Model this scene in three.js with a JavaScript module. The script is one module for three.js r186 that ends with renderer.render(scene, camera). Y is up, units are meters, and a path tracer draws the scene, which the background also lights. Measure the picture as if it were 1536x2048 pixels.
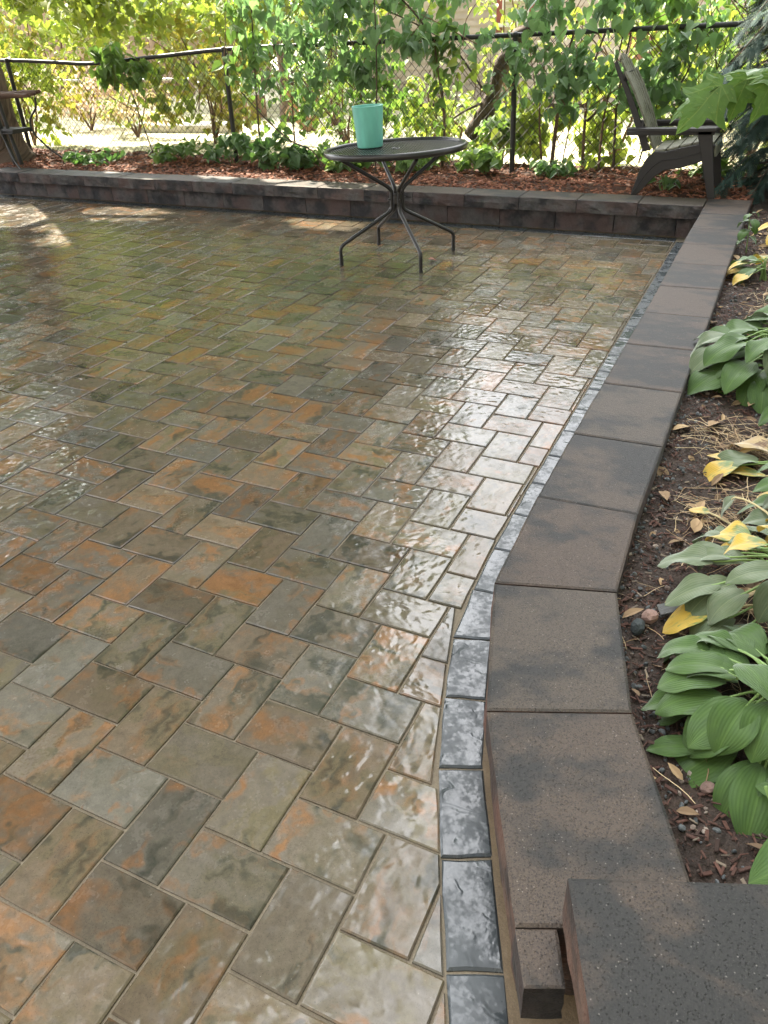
import * as THREE from 'three';
import { mergeGeometries } from 'three/addons/utils/BufferGeometryUtils.js';

// ------------------------------------------------------------------ camera, sky, sun, exposure
const scene = new THREE.Scene();
const camera = new THREE.PerspectiveCamera(67.476, 3 / 4, 0.05, 400);
camera.position.set(1.093, 1.484, 1.739);
camera.rotation.order = 'YXZ';
camera.rotation.set(-0.572, 0.469, -0.046);
scene.add(camera);
const renderer = new THREE.WebGLRenderer({ antialias: true });
renderer.toneMapping = THREE.LinearToneMapping;
renderer.toneMappingExposure = 5.0;
renderer.shadowMap.enabled = true;
const SUN = new THREE.Vector3(-0.62, 0.66, -0.40).normalize();
{
  // hazy bright sky with thin broken cloud, whiter and brighter towards the sun
  const W = 1024, Hh = 512, d = new Float32Array(W * Hh * 4), g = 0.65, hash = (i, j) => { const x = Math.sin(i * 127.1 + j * 311.7) * 43758.5453; return x - Math.floor(x); };
  const vnoise = (x, y, z) => { let t = 0; const i = Math.floor(x), j = Math.floor(y), k = Math.floor(z), f = [x - i, y - j, z - k].map((q) => q * q * (3 - 2 * q)); for (let c = 0; c < 8; c++) { const a = c & 1, b = (c >> 1) & 1, e = c >> 2; t += hash(i + a + 57 * (k + e), j + b) * (a ? f[0] : 1 - f[0]) * (b ? f[1] : 1 - f[1]) * (e ? f[2] : 1 - f[2]); } return t; };
  for (let r = 0; r < Hh; r++) for (let c = 0; c < W; c++) {
    const el = ((r + 0.5) / Hh - 0.5) * Math.PI, az = ((c + 0.5) / W - 0.5) * 2 * Math.PI, y = Math.sin(el), x = Math.cos(az) * Math.cos(el), z = Math.sin(az) * Math.cos(el), cs = x * SUN.x + y * SUN.y + z * SUN.z;
    const hg = (1 - g * g) / Math.pow(1 + g * g - 2 * g * cs, 1.5), up = Math.max(0, y), hz = Math.exp(-up * 3.2), q = 1 / (0.35 + up);
    let n = 0; for (let o = 0, a = 0.5, s = 1.7; o < 4; o++, a *= 0.5, s *= 2.1) n += a * vnoise(x * q * s + 20, 5 + o * 9, z * q * s + 20);
    const cl = Math.min(1, Math.max(0, (n - 0.40) / 0.22)) * (y > 0 ? 1 : 0), o = (r * W + c) * 4, blue = [0.110, 0.150, 0.225], haze = [0.22, 0.23, 0.25];
    for (let k = 0; k < 3; k++) { const clear = blue[k] * (1 - hz) + haze[k] * hz + [0.86, 0.87, 0.90][k] * hg; d[o + k] = 0.64 * (clear * (1 - 0.75 * cl) + 0.75 * cl * ([0.28, 0.28, 0.29][k] + [1.02, 1.02, 1.04][k] * hg)); }
    d[o + 3] = 1;
  }
  const t = new THREE.DataTexture(d, W, Hh, THREE.RGBAFormat, THREE.FloatType); t.mapping = THREE.EquirectangularReflectionMapping; t.magFilter = t.minFilter = THREE.LinearFilter; t.needsUpdate = true;
  scene.background = t; scene.environment = t;
}
const sun = new THREE.DirectionalLight(new THREE.Color(1, 0.90, 0.73), 5.0);
sun.position.copy(SUN).multiplyScalar(60);
sun.castShadow = true;
sun.shadow.mapSize.set(4096, 4096);
Object.assign(sun.shadow.camera, { left: -25, right: 25, top: 25, bottom: -25, near: 1, far: 140 });
sun.name = 'sun';
scene.add(sun);

// ------------------------------------------------------------------ helpers
function rng(s) { return () => { s = (s + 0x6d2b79f5) | 0; let t = Math.imul(s ^ (s >>> 15), 1 | s); t = (t + Math.imul(t ^ (t >>> 7), 61 | t)) ^ t; return ((t ^ (t >>> 14)) >>> 0) / 4294967296; }; }
const clamp = (x, a = 0, b = 1) => Math.min(b, Math.max(a, x)), lerp = (a, b, t) => a + (b - a) * t, sst = (a, b, x) => { x = clamp((x - a) / (b - a)); return x * x * (3 - 2 * x); };
const PERM = (() => { const r = rng(77), p = new Float32Array(65536); for (let i = 0; i < 65536; i++) p[i] = r(); return p; })();
const h2 = (i, j, s) => PERM[(Math.imul(i, 73856093) ^ Math.imul(j, 19349663) ^ Math.imul(s + 11, 83492791)) & 65535];
// value noise on a lattice that repeats every (px, py) cells
function vn(x, y, px, py, s) {
  let i = Math.floor(x), j = Math.floor(y); const fx = x - i, fy = y - j, u = fx * fx * (3 - 2 * fx), v = fy * fy * (3 - 2 * fy);
  i = ((i % px) + px) % px; j = ((j % py) + py) % py; const i1 = (i + 1) % px, j1 = (j + 1) % py;
  const a = h2(i, j, s), b = h2(i1, j, s), c = h2(i, j1, s), d = h2(i1, j1, s);
  return a + (b - a) * u + (c - a) * v + (a - b - c + d) * u * v;
}
function fbm(u, v, fx, fy, oct, s, gain = 0.5) { let t = 0, a = 1, n = 0; for (let o = 0; o < oct; o++) { t += a * vn(u * fx, v * fy, fx, fy, s + o * 7); n += a; a *= gain; fx *= 2; fy *= 2; } return t / n; }
const toS = (c) => { c = clamp(c); return 255 * (c <= 0.0031308 ? 12.92 * c : 1.055 * Math.pow(c, 1 / 2.4) - 0.055); };
const SRGB = new Uint8Array(4097).map((_, i) => Math.round(toS(i / 4096)));
const OUT = [0, 0, 0];
function tex(w, h, f, srgb = false, rep = [1, 1]) {
  const d = new Uint8Array(w * h * 4);
  for (let y = 0, o = 0; y < h; y++) for (let x = 0; x < w; x++, o += 4) {
    f((x + 0.5) / w, (y + 0.5) / h, OUT);
    for (let c = 0; c < 3; c++) d[o + c] = srgb ? SRGB[Math.round(clamp(OUT[c]) * 4096)] : 255 * clamp(OUT[c]);
    d[o + 3] = 255;
  }
  const t = new THREE.DataTexture(d, w, h, THREE.RGBAFormat);
  t.wrapS = t.wrapT = THREE.RepeatWrapping; t.magFilter = THREE.LinearFilter; t.minFilter = THREE.LinearMipmapLinearFilter; t.generateMipmaps = true;
  if (srgb) t.colorSpace = THREE.SRGBColorSpace;
  t.repeat.set(...rep); t.needsUpdate = true; return t;
}
const rep = (t, x, y = x) => { const c = t.clone(); c.repeat.set(x, y); c.needsUpdate = true; return c; };
const grey = (f) => (u, v, o) => { o[0] = o[1] = o[2] = f(u, v); };
const mix3 = (o, a, b, t) => { o[0] = lerp(a[0], b[0], t); o[1] = lerp(a[1], b[1], t); o[2] = lerp(a[2], b[2], t); };
const MS = (p) => new THREE.MeshStandardMaterial(p), MP = (p) => new THREE.MeshPhysicalMaterial(p);
const RGB = (r, g, b) => new THREE.Color().setRGB(r, g, b);
const used = {};
function numbered(n) { const k = used[n] = (used[n] ?? -1) + 1; return k ? n + '_' + String(k).padStart(3, '0') : n; }
function shadows(o) { o.castShadow = o.receiveShadow = true; return o; }
function tag(o, label, category, group, kind) { if (label) o.userData.label = label; if (category) o.userData.category = category; if (group) o.userData.group = group; if (kind) o.userData.kind = kind; return o; }
function thing(name, label, category, [x, y, z] = [0, 0, 0], group) { const o = new THREE.Group(); o.name = numbered(name); o.position.set(x, y, z); scene.add(o); return tag(o, label, category, group); }
function part(name, g, m, parent, kind) { const o = shadows(new THREE.Mesh(g, m)); o.name = parent === scene ? numbered(name) : numberedIn(parent, name); parent.add(o); if (kind) o.userData.kind = kind; return o; }
function numberedIn(parent, n) { const c = parent.__n ??= {}; const k = c[n] = (c[n] ?? -1) + 1; return k ? n + '_' + String(k).padStart(3, '0') : n; }
class GB {                                                          // collects triangles
  constructor() { this.p = []; this.u = []; this.c = null; }
  tri(a, b, c, ua = [0, 0], ub = [0, 0], uc = [0, 0]) { this.p.push(...a, ...b, ...c); this.u.push(...ua, ...ub, ...uc); }
  quad(a, b, c, d, ua, ub, uc, ud) { this.tri(a, b, c, ua, ub, uc); this.tri(a, c, d, ua, uc, ud); }
  build() { const g = new THREE.BufferGeometry(); g.setAttribute('position', new THREE.Float32BufferAttribute(this.p, 3)); g.setAttribute('uv', new THREE.Float32BufferAttribute(this.u, 2)); g.computeVertexNormals(); return g; }
}
function merge(list) { return mergeGeometries(list.map((g) => { const n = g.index ? g.toNonIndexed() : g; for (const k of Object.keys(n.attributes)) if (!['position', 'normal', 'uv'].includes(k)) n.deleteAttribute(k); return n; })); }
const V = (x, y, z) => new THREE.Vector3(x, y, z);
// a tapered, bending tube; uv in metres
function limb(pts, radii, sides = 7, perSpan = 5, wob = 0, seed = 1) {
  const c = new THREE.CatmullRomCurve3(pts.map((p) => V(...p))), n = (pts.length - 1) * perSpan, R = rng(seed), pos = [], uv = [], idx = [];
  const fr = c.computeFrenetFrames(n); let len = 0, last = null;
  for (let i = 0; i <= n; i++) {
    const t = i / n, p = c.getPoint(t), k = t * (radii.length - 1), a = Math.min(radii.length - 2, Math.floor(k)), r = radii.length === 1 ? radii[0] : lerp(radii[a], radii[a + 1], k - a);
    if (last) len += p.distanceTo(last); last = p;
    const T = c.getTangent(t), N = fr.normals[Math.min(i, n)].clone(), B = fr.binormals[Math.min(i, n)].clone();
    N.addScaledVector(T, -N.dot(T)).normalize(); B.crossVectors(T, N);
    for (let s = 0; s <= sides; s++) {
      const an = s / sides * Math.PI * 2, rr = r * (1 + (s % sides ? wob * (R() - 0.5) : 0));
      pos.push(p.x + rr * (Math.cos(an) * N.x + Math.sin(an) * B.x), p.y + rr * (Math.cos(an) * N.y + Math.sin(an) * B.y), p.z + rr * (Math.cos(an) * N.z + Math.sin(an) * B.z));
      uv.push(s / sides * Math.max(0.1, 6.28 * r), len);
    }
  }
  for (let i = 0; i < n; i++) for (let s = 0; s < sides; s++) { const a = i * (sides + 1) + s, b = a + sides + 1; idx.push(a, b, a + 1, a + 1, b, b + 1); }
  for (const [i, f] of [[0, 1], [n, -1]]) { const b = i * (sides + 1); for (let s = 1; s < sides - 1; s++) idx.push(b, f > 0 ? b + s : b + s + 1, f > 0 ? b + s + 1 : b + s); }
  const g = new THREE.BufferGeometry(); g.setAttribute('position', new THREE.Float32BufferAttribute(pos, 3)); g.setAttribute('uv', new THREE.Float32BufferAttribute(uv, 2)); g.setIndex(idx); g.computeVertexNormals(); return g;
}
function box(w, h, d, x = 0, y = 0, z = 0, rx = 0, ry = 0, rz = 0) { const g = new THREE.BoxGeometry(w, h, d); g.applyMatrix4(new THREE.Matrix4().compose(V(x, y, z), new THREE.Quaternion().setFromEuler(new THREE.Euler(rx, ry, rz)), V(1, 1, 1))); return g; }
// a box with its edges cut off
function cbox(w, h, d, x = 0, y = 0, z = 0, b = 0.004, ry = 0, rz = 0) {
  const s = new THREE.Shape([[-w / 2 + b, -h / 2 + b], [w / 2 - b, -h / 2 + b], [w / 2 - b, h / 2 - b], [-w / 2 + b, h / 2 - b]].map((p) => new THREE.Vector2(...p)));
  const g = new THREE.ExtrudeGeometry(s, { depth: d - 2 * b, bevelEnabled: true, bevelThickness: b, bevelSize: b, bevelSegments: 1, steps: 1 });
  g.translate(0, 0, -d / 2 + b); g.rotateZ(rz); g.rotateY(ry); g.translate(x, y, z); return g;
}
function extr(pts, z0, z1, b = 0.004) { const s = new THREE.Shape(pts.map((p) => new THREE.Vector2(...p))); const g = new THREE.ExtrudeGeometry(s, { depth: z1 - z0 - 2 * b, bevelEnabled: true, bevelThickness: b, bevelSize: b, bevelOffset: -b, bevelSegments: 2, steps: 1, curveSegments: 6 }); g.translate(0, 0, z0 + b); return g; }

// ------------------------------------------------------------------ textures
const T = {};
{
  // faces of 8 x 12 wet pavers, each 0.229 x 0.152 m: tan, rust and charcoal blended in streaks along the stone
  const R = rng(5), cells = [];
  for (let i = 0; i < 96; i++) cells.push({ rust: R() ** 1.4 * 0.85, dark: R(), base: R(), ox: R() * 9, oy: R() * 9, ph: R() * 6.28, dir: R() < 0.6 ? 1 : 0, olive: R(), lum: 0.78 + 0.5 * R() });
  const tan = [0.124, 0.095, 0.064], gry = [0.098, 0.092, 0.076], rust = [0.165, 0.080, 0.032], dark = [0.036, 0.038, 0.030], olv = [0.110, 0.094, 0.052], b = [0, 0, 0];
  T.paver = tex(2048, 2048, (u, v, o) => {
    const cx = Math.floor(u * 8), cy = Math.floor(v * 12), c = cells[cy * 8 + cx], x = u * 8 - cx, y = v * 12 - cy;
    const sx = c.dir ? 2 : 5, sy = c.dir ? 4 : 2;
    const wx = fbm(u, v, 64, 64, 2, 3) - 0.5, wy = fbm(u, v, 64, 64, 2, 9) - 0.5;
    const X = (x + c.ox + wx * 0.35), Y = (y + c.oy + wy * 0.35);
    const n1 = fbm(X / 16, Y / 16, 16 * sx, 16 * sy, 4, 21), n2 = fbm(X / 16, Y / 16, 16 * sx, 16 * sy, 4, 51), n3 = fbm(u, v, 96, 96, 3, 71), f = vn(u * 900, v * 900, 900, 900, 4), f2 = vn(u * 430, v * 430, 430, 430, 8);
    mix3(b, tan, gry, c.base); mix3(b, b, olv, c.olive * 0.8 * sst(0.35, 0.65, n2));
    mix3(o, b, rust, clamp(sst(0.56 - c.rust * 0.34, 0.92 - c.rust * 0.26, n1 + (n3 - 0.5) * 0.22)) * 0.78);
    const k = sst(0.64 - c.dark * 0.26, 1.0 - c.dark * 0.22, n2 + (n3 - 0.5) * 0.36); mix3(o, o, dark, k * 0.85);
    const px = h2(Math.floor(u * 2048), Math.floor(v * 2048), 31), g = (0.86 + 0.12 * f + 0.16 * (f2 - 0.5) + 0.40 * (n3 - 0.5) + 0.18 * px) * (px < 0.012 ? 0.45 : 1), sp = f > 0.985 && f2 > 0.5 ? 0.14 : 0;
    for (let i = 0; i < 3; i++) o[i] = o[i] * g * c.lum + sp;
  }, true);
  // hammered slate relief
  T.slate = tex(1024, 1024, grey((u, v) => {
    const wx = fbm(u, v, 20, 20, 2, 4) * 0.02, wy = fbm(u, v, 20, 20, 2, 14) * 0.02, a = fbm(u + wx, v + wy, 56, 70, 2, 33, 0.32), r = fbm(u + wy, v + wx, 18, 24, 2, 61, 0.4);
    return 0.58 * a + 0.42 * r;
  }));
  // riven face of the dark border stones: smooth with a few cleft ridges
  T.cleft = tex(512, 512, grey((u, v) => { const a = fbm(u, v, 7, 9, 3, 903, 0.4), r = fbm(u + 0.3 * a, v, 5, 9, 2, 913, 0.4), k = sst(0.40, 0.54, r) * 0.32 + sst(0.55, 0.66, r) * 0.25; return 0.45 * a + k + 0.05 * vn(u * 90, v * 90, 90, 90, 3); }));
  T.wet = tex(512, 512, grey((u, v) => 0.045 + 0.20 * sst(0.38, 0.70, 0.7 * fbm(u, v, 5, 5, 5, 90, 0.6) + 0.3 * fbm(u, v, 40, 40, 2, 95)) + 0.08 * vn(u * 180, v * 180, 180, 180, 5)));
  // moulded concrete of the cap stones: 4 x 4 faces, brown and charcoal clouds, pits and pale grains
  const rc = [];
  for (let i = 0; i < 16; i++) rc.push([R(), R(), R() * 5, R() * 5]);
  const brn = [0.092, 0.067, 0.050], chr = [0.026, 0.027, 0.026], tn = [0.092, 0.083, 0.066];
  T.cap = tex(2048, 2048, (u, v, o) => {
    const cx = Math.floor(u * 4), cy = Math.floor(v * 4), c = rc[cy * 4 + cx], n = fbm(u + c[2], v + c[3], 16, 26, 5, 17, 0.6), m = fbm(u + c[3], v + c[2], 9, 12, 4, 47), X = Math.floor(u * 2048), Y = Math.floor(v * 2048), f = h2(X, Y, 6), f2 = h2(X >> 1, Y >> 1, 16), f3 = vn(u * 900, v * 900, 900, 900, 3);
    mix3(b, brn, tn, c[1] * 0.7); mix3(o, b, chr, sst(0.58 - c[0] * 0.24, 0.80 - c[0] * 0.22, n * 0.66 + m * 0.38));
    let g = 0.68 + 0.52 * f + 0.40 * (f3 - 0.5); if (f2 < 0.09) g *= 0.35; const sp = f2 > 0.9965 ? 0.18 : f > 0.988 ? 0.06 : 0;
    for (let i = 0; i < 3; i++) o[i] = o[i] * g + sp;
  }, true);
  T.pits = tex(1024, 1024, grey((u, v) => { const X = Math.floor(u * 1024), Y = Math.floor(v * 1024), c = h2(X >> 1, Y >> 1, 7), a = vn(u * 420, v * 420, 420, 420, 6); return 0.6 + 0.12 * (a - 0.5) - (c < 0.05 ? 0.4 : 0) + 0.30 * (fbm(u, v, 20, 20, 3, 8) - 0.5); }));
  T.split = tex(1024, 1024, (u, v, o) => {
    const n = fbm(u, v, 5, 5, 5, 101, 0.6), m = fbm(u, v, 4, 4, 4, 131), f = vn(u * 400, v * 400, 400, 400, 3);
    mix3(b, [0.115, 0.078, 0.070], [0.125, 0.115, 0.108], sst(0.35, 0.68, m)); mix3(o, b, [0.032, 0.032, 0.034], sst(0.38, 0.70, n)); const g = 0.7 + 0.6 * f; for (let i = 0; i < 3; i++) o[i] *= g;
  }, true);
  T.rock = tex(1024, 1024, grey((u, v) => { const a = fbm(u, v, 18, 18, 5, 201, 0.6), r = 1 - Math.abs(2 * fbm(u, v, 12, 12, 4, 231) - 1); return 0.6 * a + 0.4 * r; }));
  T.soil = tex(1024, 1024, (u, v, o) => { const n = fbm(u, v, 12, 12, 5, 301, 0.6), f = vn(u * 350, v * 350, 350, 350, 3); mix3(o, [0.020, 0.014, 0.010], [0.075, 0.048, 0.034], n * 0.8 + f * 0.4 - 0.1); }, true);
  T.lump = tex(1024, 1024, grey((u, v) => fbm(u, v, 24, 24, 5, 321, 0.62)));
  T.sand = tex(512, 512, (u, v, o) => { const f = vn(u * 256, v * 256, 256, 256, 3), n = fbm(u, v, 8, 8, 4, 5); mix3(o, [0.14, 0.115, 0.085], [0.36, 0.32, 0.25], 0.5 * f + 0.5 * n); }, true);
  T.bark = tex(512, 512, (u, v, o) => { const r = fbm(u, v, 14, 3, 5, 401, 0.6), q = 1 - Math.abs(2 * r - 1); mix3(o, [0.045, 0.032, 0.024], [0.24, 0.19, 0.15], q * q * 0.8 + 0.2 * vn(u * 200, v * 90, 200, 90, 3)); }, true);
  T.barkB = tex(512, 512, grey((u, v) => { const r = fbm(u, v, 14, 3, 5, 401, 0.6), q = 1 - Math.abs(2 * r - 1); return q * 0.8 + 0.2 * r; }));
  T.lawn = tex(1024, 1024, (u, v, o) => { const n = fbm(u, v, 10, 10, 5, 501, 0.6), f = vn(u * 400, v * 400, 400, 400, 3); mix3(o, [0.28, 0.27, 0.12], [0.56, 0.51, 0.37], sst(0.25, 0.6, n) * 0.7 + f * 0.4); }, true);
  T.grain = tex(512, 512, grey((u, v) => 0.6 * fbm(u, v, 3, 60, 4, 601) + 0.4 * fbm(u, v, 6, 12, 3, 611)));
  T.greyMottle = tex(512, 512, (u, v, o) => { const n = fbm(u, v, 6, 10, 5, 701, 0.6), m = 0.72 + 0.5 * (n - 0.5) * 2 * 0.6; o[0] = o[1] = o[2] = m; }, true);
  T.patina = tex(512, 512, (u, v, o) => { const n = fbm(u, v, 9, 9, 5, 731, 0.6); mix3(o, [0.62, 0.64, 0.52], [1, 1, 1], sst(0.35, 0.6, n)); }, true);
  // plantain lily blade: ribs run from base to tip; u along the blade, v across
  const blade = (a, bcol, rib, k) => (u, v, o) => { const s = Math.abs(v - 0.5) * 2, w = Math.max(0.15, Math.sin(Math.PI * Math.min(0.97, u * 0.93 + 0.07)) ** 0.8), line = Math.abs(((s / w * 6.6 + 0.06 * (fbm(u, v, 6, 6, 2, k) - 0.5)) % 1) - 0.5) * 2; mix3(o, a, bcol, fbm(u, v, 5, 9, 4, k + 3)); mix3(o, o, rib, 0.22 * sst(0.6, 1, line) + 0.8 * sst(0.05, 0.0, s)); };
  T.blade = tex(256, 256, blade([0.022, 0.062, 0.003], [0.050, 0.112, 0.006], [0.070, 0.140, 0.016], 1), true);
  T.bladePale = tex(256, 256, blade([0.062, 0.100, 0.036], [0.125, 0.155, 0.078], [0.15, 0.185, 0.085], 2), true);
  T.bladeSick = tex(256, 256, (u, v, o) => { blade([0.09, 0.16, 0.03], [0.15, 0.20, 0.05], [0.26, 0.28, 0.09], 3)(u, v, o); const n = fbm(u, v, 4, 5, 4, 811, 0.6), e = Math.abs(v - 0.5) * 2; mix3(o, o, [0.50, 0.33, 0.035], sst(0.40, 0.62, n * 0.75 + u * 0.32 + e * 0.12)); mix3(o, o, [0.24, 0.10, 0.03], sst(0.66, 0.8, fbm(u, v, 7, 7, 4, 831) * 0.7 + u * 0.22)); }, true);
  T.bladeDry = tex(256, 256, (u, v, o) => { blade([0.28, 0.19, 0.075], [0.42, 0.31, 0.15], [0.20, 0.12, 0.05], 5)(u, v, o); const n = fbm(u, v, 6, 6, 4, 851); mix3(o, o, [0.13, 0.07, 0.03], sst(0.55, 0.75, n)); }, true);
  T.ribs = tex(256, 256, grey((u, v) => { const s = Math.abs(v - 0.5) * 2, w = Math.max(0.15, Math.sin(Math.PI * Math.min(0.97, u * 0.93 + 0.07)) ** 0.8); return 0.5 + 0.5 * Math.cos((s / w) * 6.6 * Math.PI * 2) * (s < 0.98 ? 1 : 0); }));
  T.maple = tex(256, 256, (u, v, o) => { const n = fbm(u, v, 8, 8, 4, 871), f = vn(u * 40, v * 40, 40, 40, 2), s = Math.abs(v - 0.5); mix3(o, [0.075, 0.20, 0.014], [0.13, 0.29, 0.03], n); if (f > 0.90) mix3(o, o, [0.34, 0.40, 0.10], 0.5); const ang = Math.atan2(s, u - 0.02), vein = Math.min(Math.abs(ang), Math.abs(ang - 0.62), Math.abs(ang - 1.25)) * Math.hypot(s, u); mix3(o, o, [0.22, 0.36, 0.09], 0.7 * sst(0.014, 0.002, vein)); }, true);
}

// ------------------------------------------------------------------ materials
const M = {};
M.paver = MP({ map: T.paver, color: RGB(0.90, 0.89, 0.87), roughnessMap: rep(T.wet, 2.1), roughness: 1, bumpMap: rep(T.slate, 1.35), bumpScale: 0.0027, ior: 1.36, specularIntensity: 1 });
M.border = MP({ color: RGB(0.050, 0.058, 0.061), map: T.greyMottle, roughnessMap: rep(T.wet, 3.1), roughness: 1.7, bumpMap: rep(T.cleft, 2.2), bumpScale: 0.0030, ior: 1.42 });
M.sand = MS({ map: rep(T.sand, 2.5), color: RGB(0.55, 0.51, 0.44), roughness: 0.85, bumpMap: rep(T.lump, 2), bumpScale: 0.003 });
M.wetSand = MS({ map: rep(T.sand, 2.5), color: RGB(0.40, 0.32, 0.22), roughness: 0.7, bumpMap: rep(T.lump, 2), bumpScale: 0.003 });
M.cap = MP({ map: T.cap, color: RGB(0.56, 0.51, 0.47), specularIntensity: 0.7, roughness: 0.66, bumpMap: rep(T.pits, 2), bumpScale: 0.0022 });
M.split = MS({ map: rep(T.split, 1.3), color: RGB(0.70, 0.70, 0.72), roughness: 0.85, bumpMap: rep(T.rock, 2.2), bumpScale: 0.012 });
M.rustSplit = MS({ map: rep(T.split, 1.7), color: RGB(0.62, 0.38, 0.26), roughness: 0.9, bumpMap: rep(T.rock, 2.6), bumpScale: 0.010 });
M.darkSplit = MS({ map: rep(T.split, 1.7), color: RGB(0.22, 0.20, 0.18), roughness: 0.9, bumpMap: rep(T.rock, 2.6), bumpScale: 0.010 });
M.soil = MS({ map: rep(T.soil, 1.2), color: RGB(0.6, 0.56, 0.52), roughness: 0.95, bumpMap: rep(T.lump, 1.4), bumpScale: 0.02 });
M.mulchBase = MS({ map: rep(T.soil, 1.0), color: RGB(1.4, 0.85, 0.62), roughness: 0.95, bumpMap: rep(T.lump, 1.2), bumpScale: 0.025 });
M.lawn = MS({ map: rep(T.lawn, 0.5), roughness: 1, bumpMap: rep(T.lump, 0.8), bumpScale: 0.03 });
M.ground = MS({ map: rep(T.soil, 0.3), color: RGB(1.6, 1.7, 0.8), roughness: 1 });
M.bark = MS({ map: rep(T.bark, 1.6, 0.8), color: RGB(0.8, 0.74, 0.7), roughness: 0.95, bumpMap: rep(T.barkB, 1.6, 0.8), bumpScale: 0.02 });
M.barkDark = MS({ map: rep(T.bark, 2.4, 1.1), color: RGB(0.5, 0.45, 0.42), roughness: 0.95, bumpMap: rep(T.barkB, 2.4, 1.1), bumpScale: 0.015 });
M.stem = MS({ map: rep(T.bark, 3, 1), color: RGB(0.9, 0.7, 0.55), roughness: 0.9 });
M.blackPipe = MS({ color: RGB(0.018, 0.017, 0.016), roughness: 0.55, bumpMap: rep(T.lump, 3), bumpScale: 0.001 });
M.wire = MS({ color: RGB(0.020, 0.019, 0.017), roughness: 0.6 });
M.zinc = MS({ color: RGB(0.42, 0.42, 0.40), roughness: 0.45, metalness: 0.6 });
M.iron = MP({ color: RGB(0.020, 0.018, 0.016), roughness: 0.36, metalness: 0.3, clearcoat: 0.3, clearcoatRoughness: 0.25, bumpMap: rep(T.lump, 5), bumpScale: 0.0004 });
M.cup = MP({ color: RGB(0.20, 0.62, 0.50), map: T.greyMottle, roughness: 0.38, clearcoat: 0.15, clearcoatRoughness: 0.4 });
M.resin = MS({ color: RGB(0.019, 0.0165, 0.016), roughness: 0.5, bumpMap: rep(T.grain, 2), bumpScale: 0.0012 });
M.resinTop = MS({ color: RGB(0.165, 0.160, 0.122), map: rep(T.patina, 2), roughness: 0.6, bumpMap: rep(T.grain, 2), bumpScale: 0.0015 });
M.wood = MS({ map: rep(T.bark, 3, 0.5), color: RGB(0.55, 0.38, 0.29), roughness: 0.85, bumpMap: rep(T.grain, 1), bumpScale: 0.003 });
M.tanBoard = MS({ color: RGB(0.42, 0.26, 0.16), map: T.greyMottle, roughness: 0.8 });
M.siding = MS({ color: RGB(0.76, 0.63, 0.56), map: rep(T.greyMottle, 0.2), roughness: 0.7 });
M.tanSiding = MS({ color: RGB(0.47, 0.33, 0.225), map: rep(T.greyMottle, 0.2), roughness: 0.8 });
M.redTrim = MS({ color: RGB(0.30, 0.085, 0.065), roughness: 0.55 });
M.whiteTrim = MS({ color: RGB(0.78, 0.76, 0.72), roughness: 0.5 });
M.blind = MS({ color: RGB(0.62, 0.56, 0.44), roughness: 0.7 });
M.brownPanel = MS({ color: RGB(0.36, 0.16, 0.10), roughness: 0.7 });
M.roof = MS({ color: RGB(0.10, 0.08, 0.07), map: T.greyMottle, roughness: 0.95 });
M.concrete = MS({ color: RGB(0.55, 0.53, 0.49), map: T.greyMottle, roughness: 0.9 });
M.glass = MP({ color: RGB(0.9, 0.92, 0.92), roughness: 0.04, transmission: 1, thickness: 0, ior: 1.5 });
const leafMat = (r, g, b, t = 0.45) => MP({ color: RGB(r, g, b), roughness: 0.93, transmission: t, thickness: 0, clearcoat: 0.25, clearcoatRoughness: 0.35, side: THREE.DoubleSide });
M.leaf = leafMat(1, 1, 1, 0.56);
M.needle = MS({ color: RGB(1, 1, 1), roughness: 0.8, side: THREE.DoubleSide });
const bladeMat = (map, rough = 0.92, coat = 0.16) => MP({ map, roughness: rough, transmission: 0.28, thickness: 0, clearcoat: coat, clearcoatRoughness: 0.28, bumpMap: T.ribs, bumpScale: 0.0005, side: THREE.DoubleSide });
M.blade = bladeMat(T.blade); M.bladePale = bladeMat(T.bladePale, 0.95, 0.2); M.bladeSick = bladeMat(T.bladeSick, 0.95, 0.3); M.bladeDry = bladeMat(T.bladeDry, 0.98, 0.05);
M.maple = MP({ map: T.maple, color: RGB(0.62, 0.58, 0.34), roughness: 0.95, transmission: 0.45, thickness: 0, clearcoat: 0.06, clearcoatRoughness: 0.45, side: THREE.DoubleSide });
M.petiole = MS({ color: RGB(0.16, 0.25, 0.07), roughness: 0.6 });
M.petioleDry = MS({ color: RGB(0.40, 0.33, 0.17), roughness: 0.8 });
M.chip = MS({ color: RGB(1, 1, 1), roughness: 0.9 });
M.straw = MS({ color: RGB(1, 1, 1), roughness: 0.85, side: THREE.DoubleSide });
M.stone = MS({ color: RGB(1, 1, 1), roughness: 0.7, bumpMap: T.lump, bumpScale: 0.002 });

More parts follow.
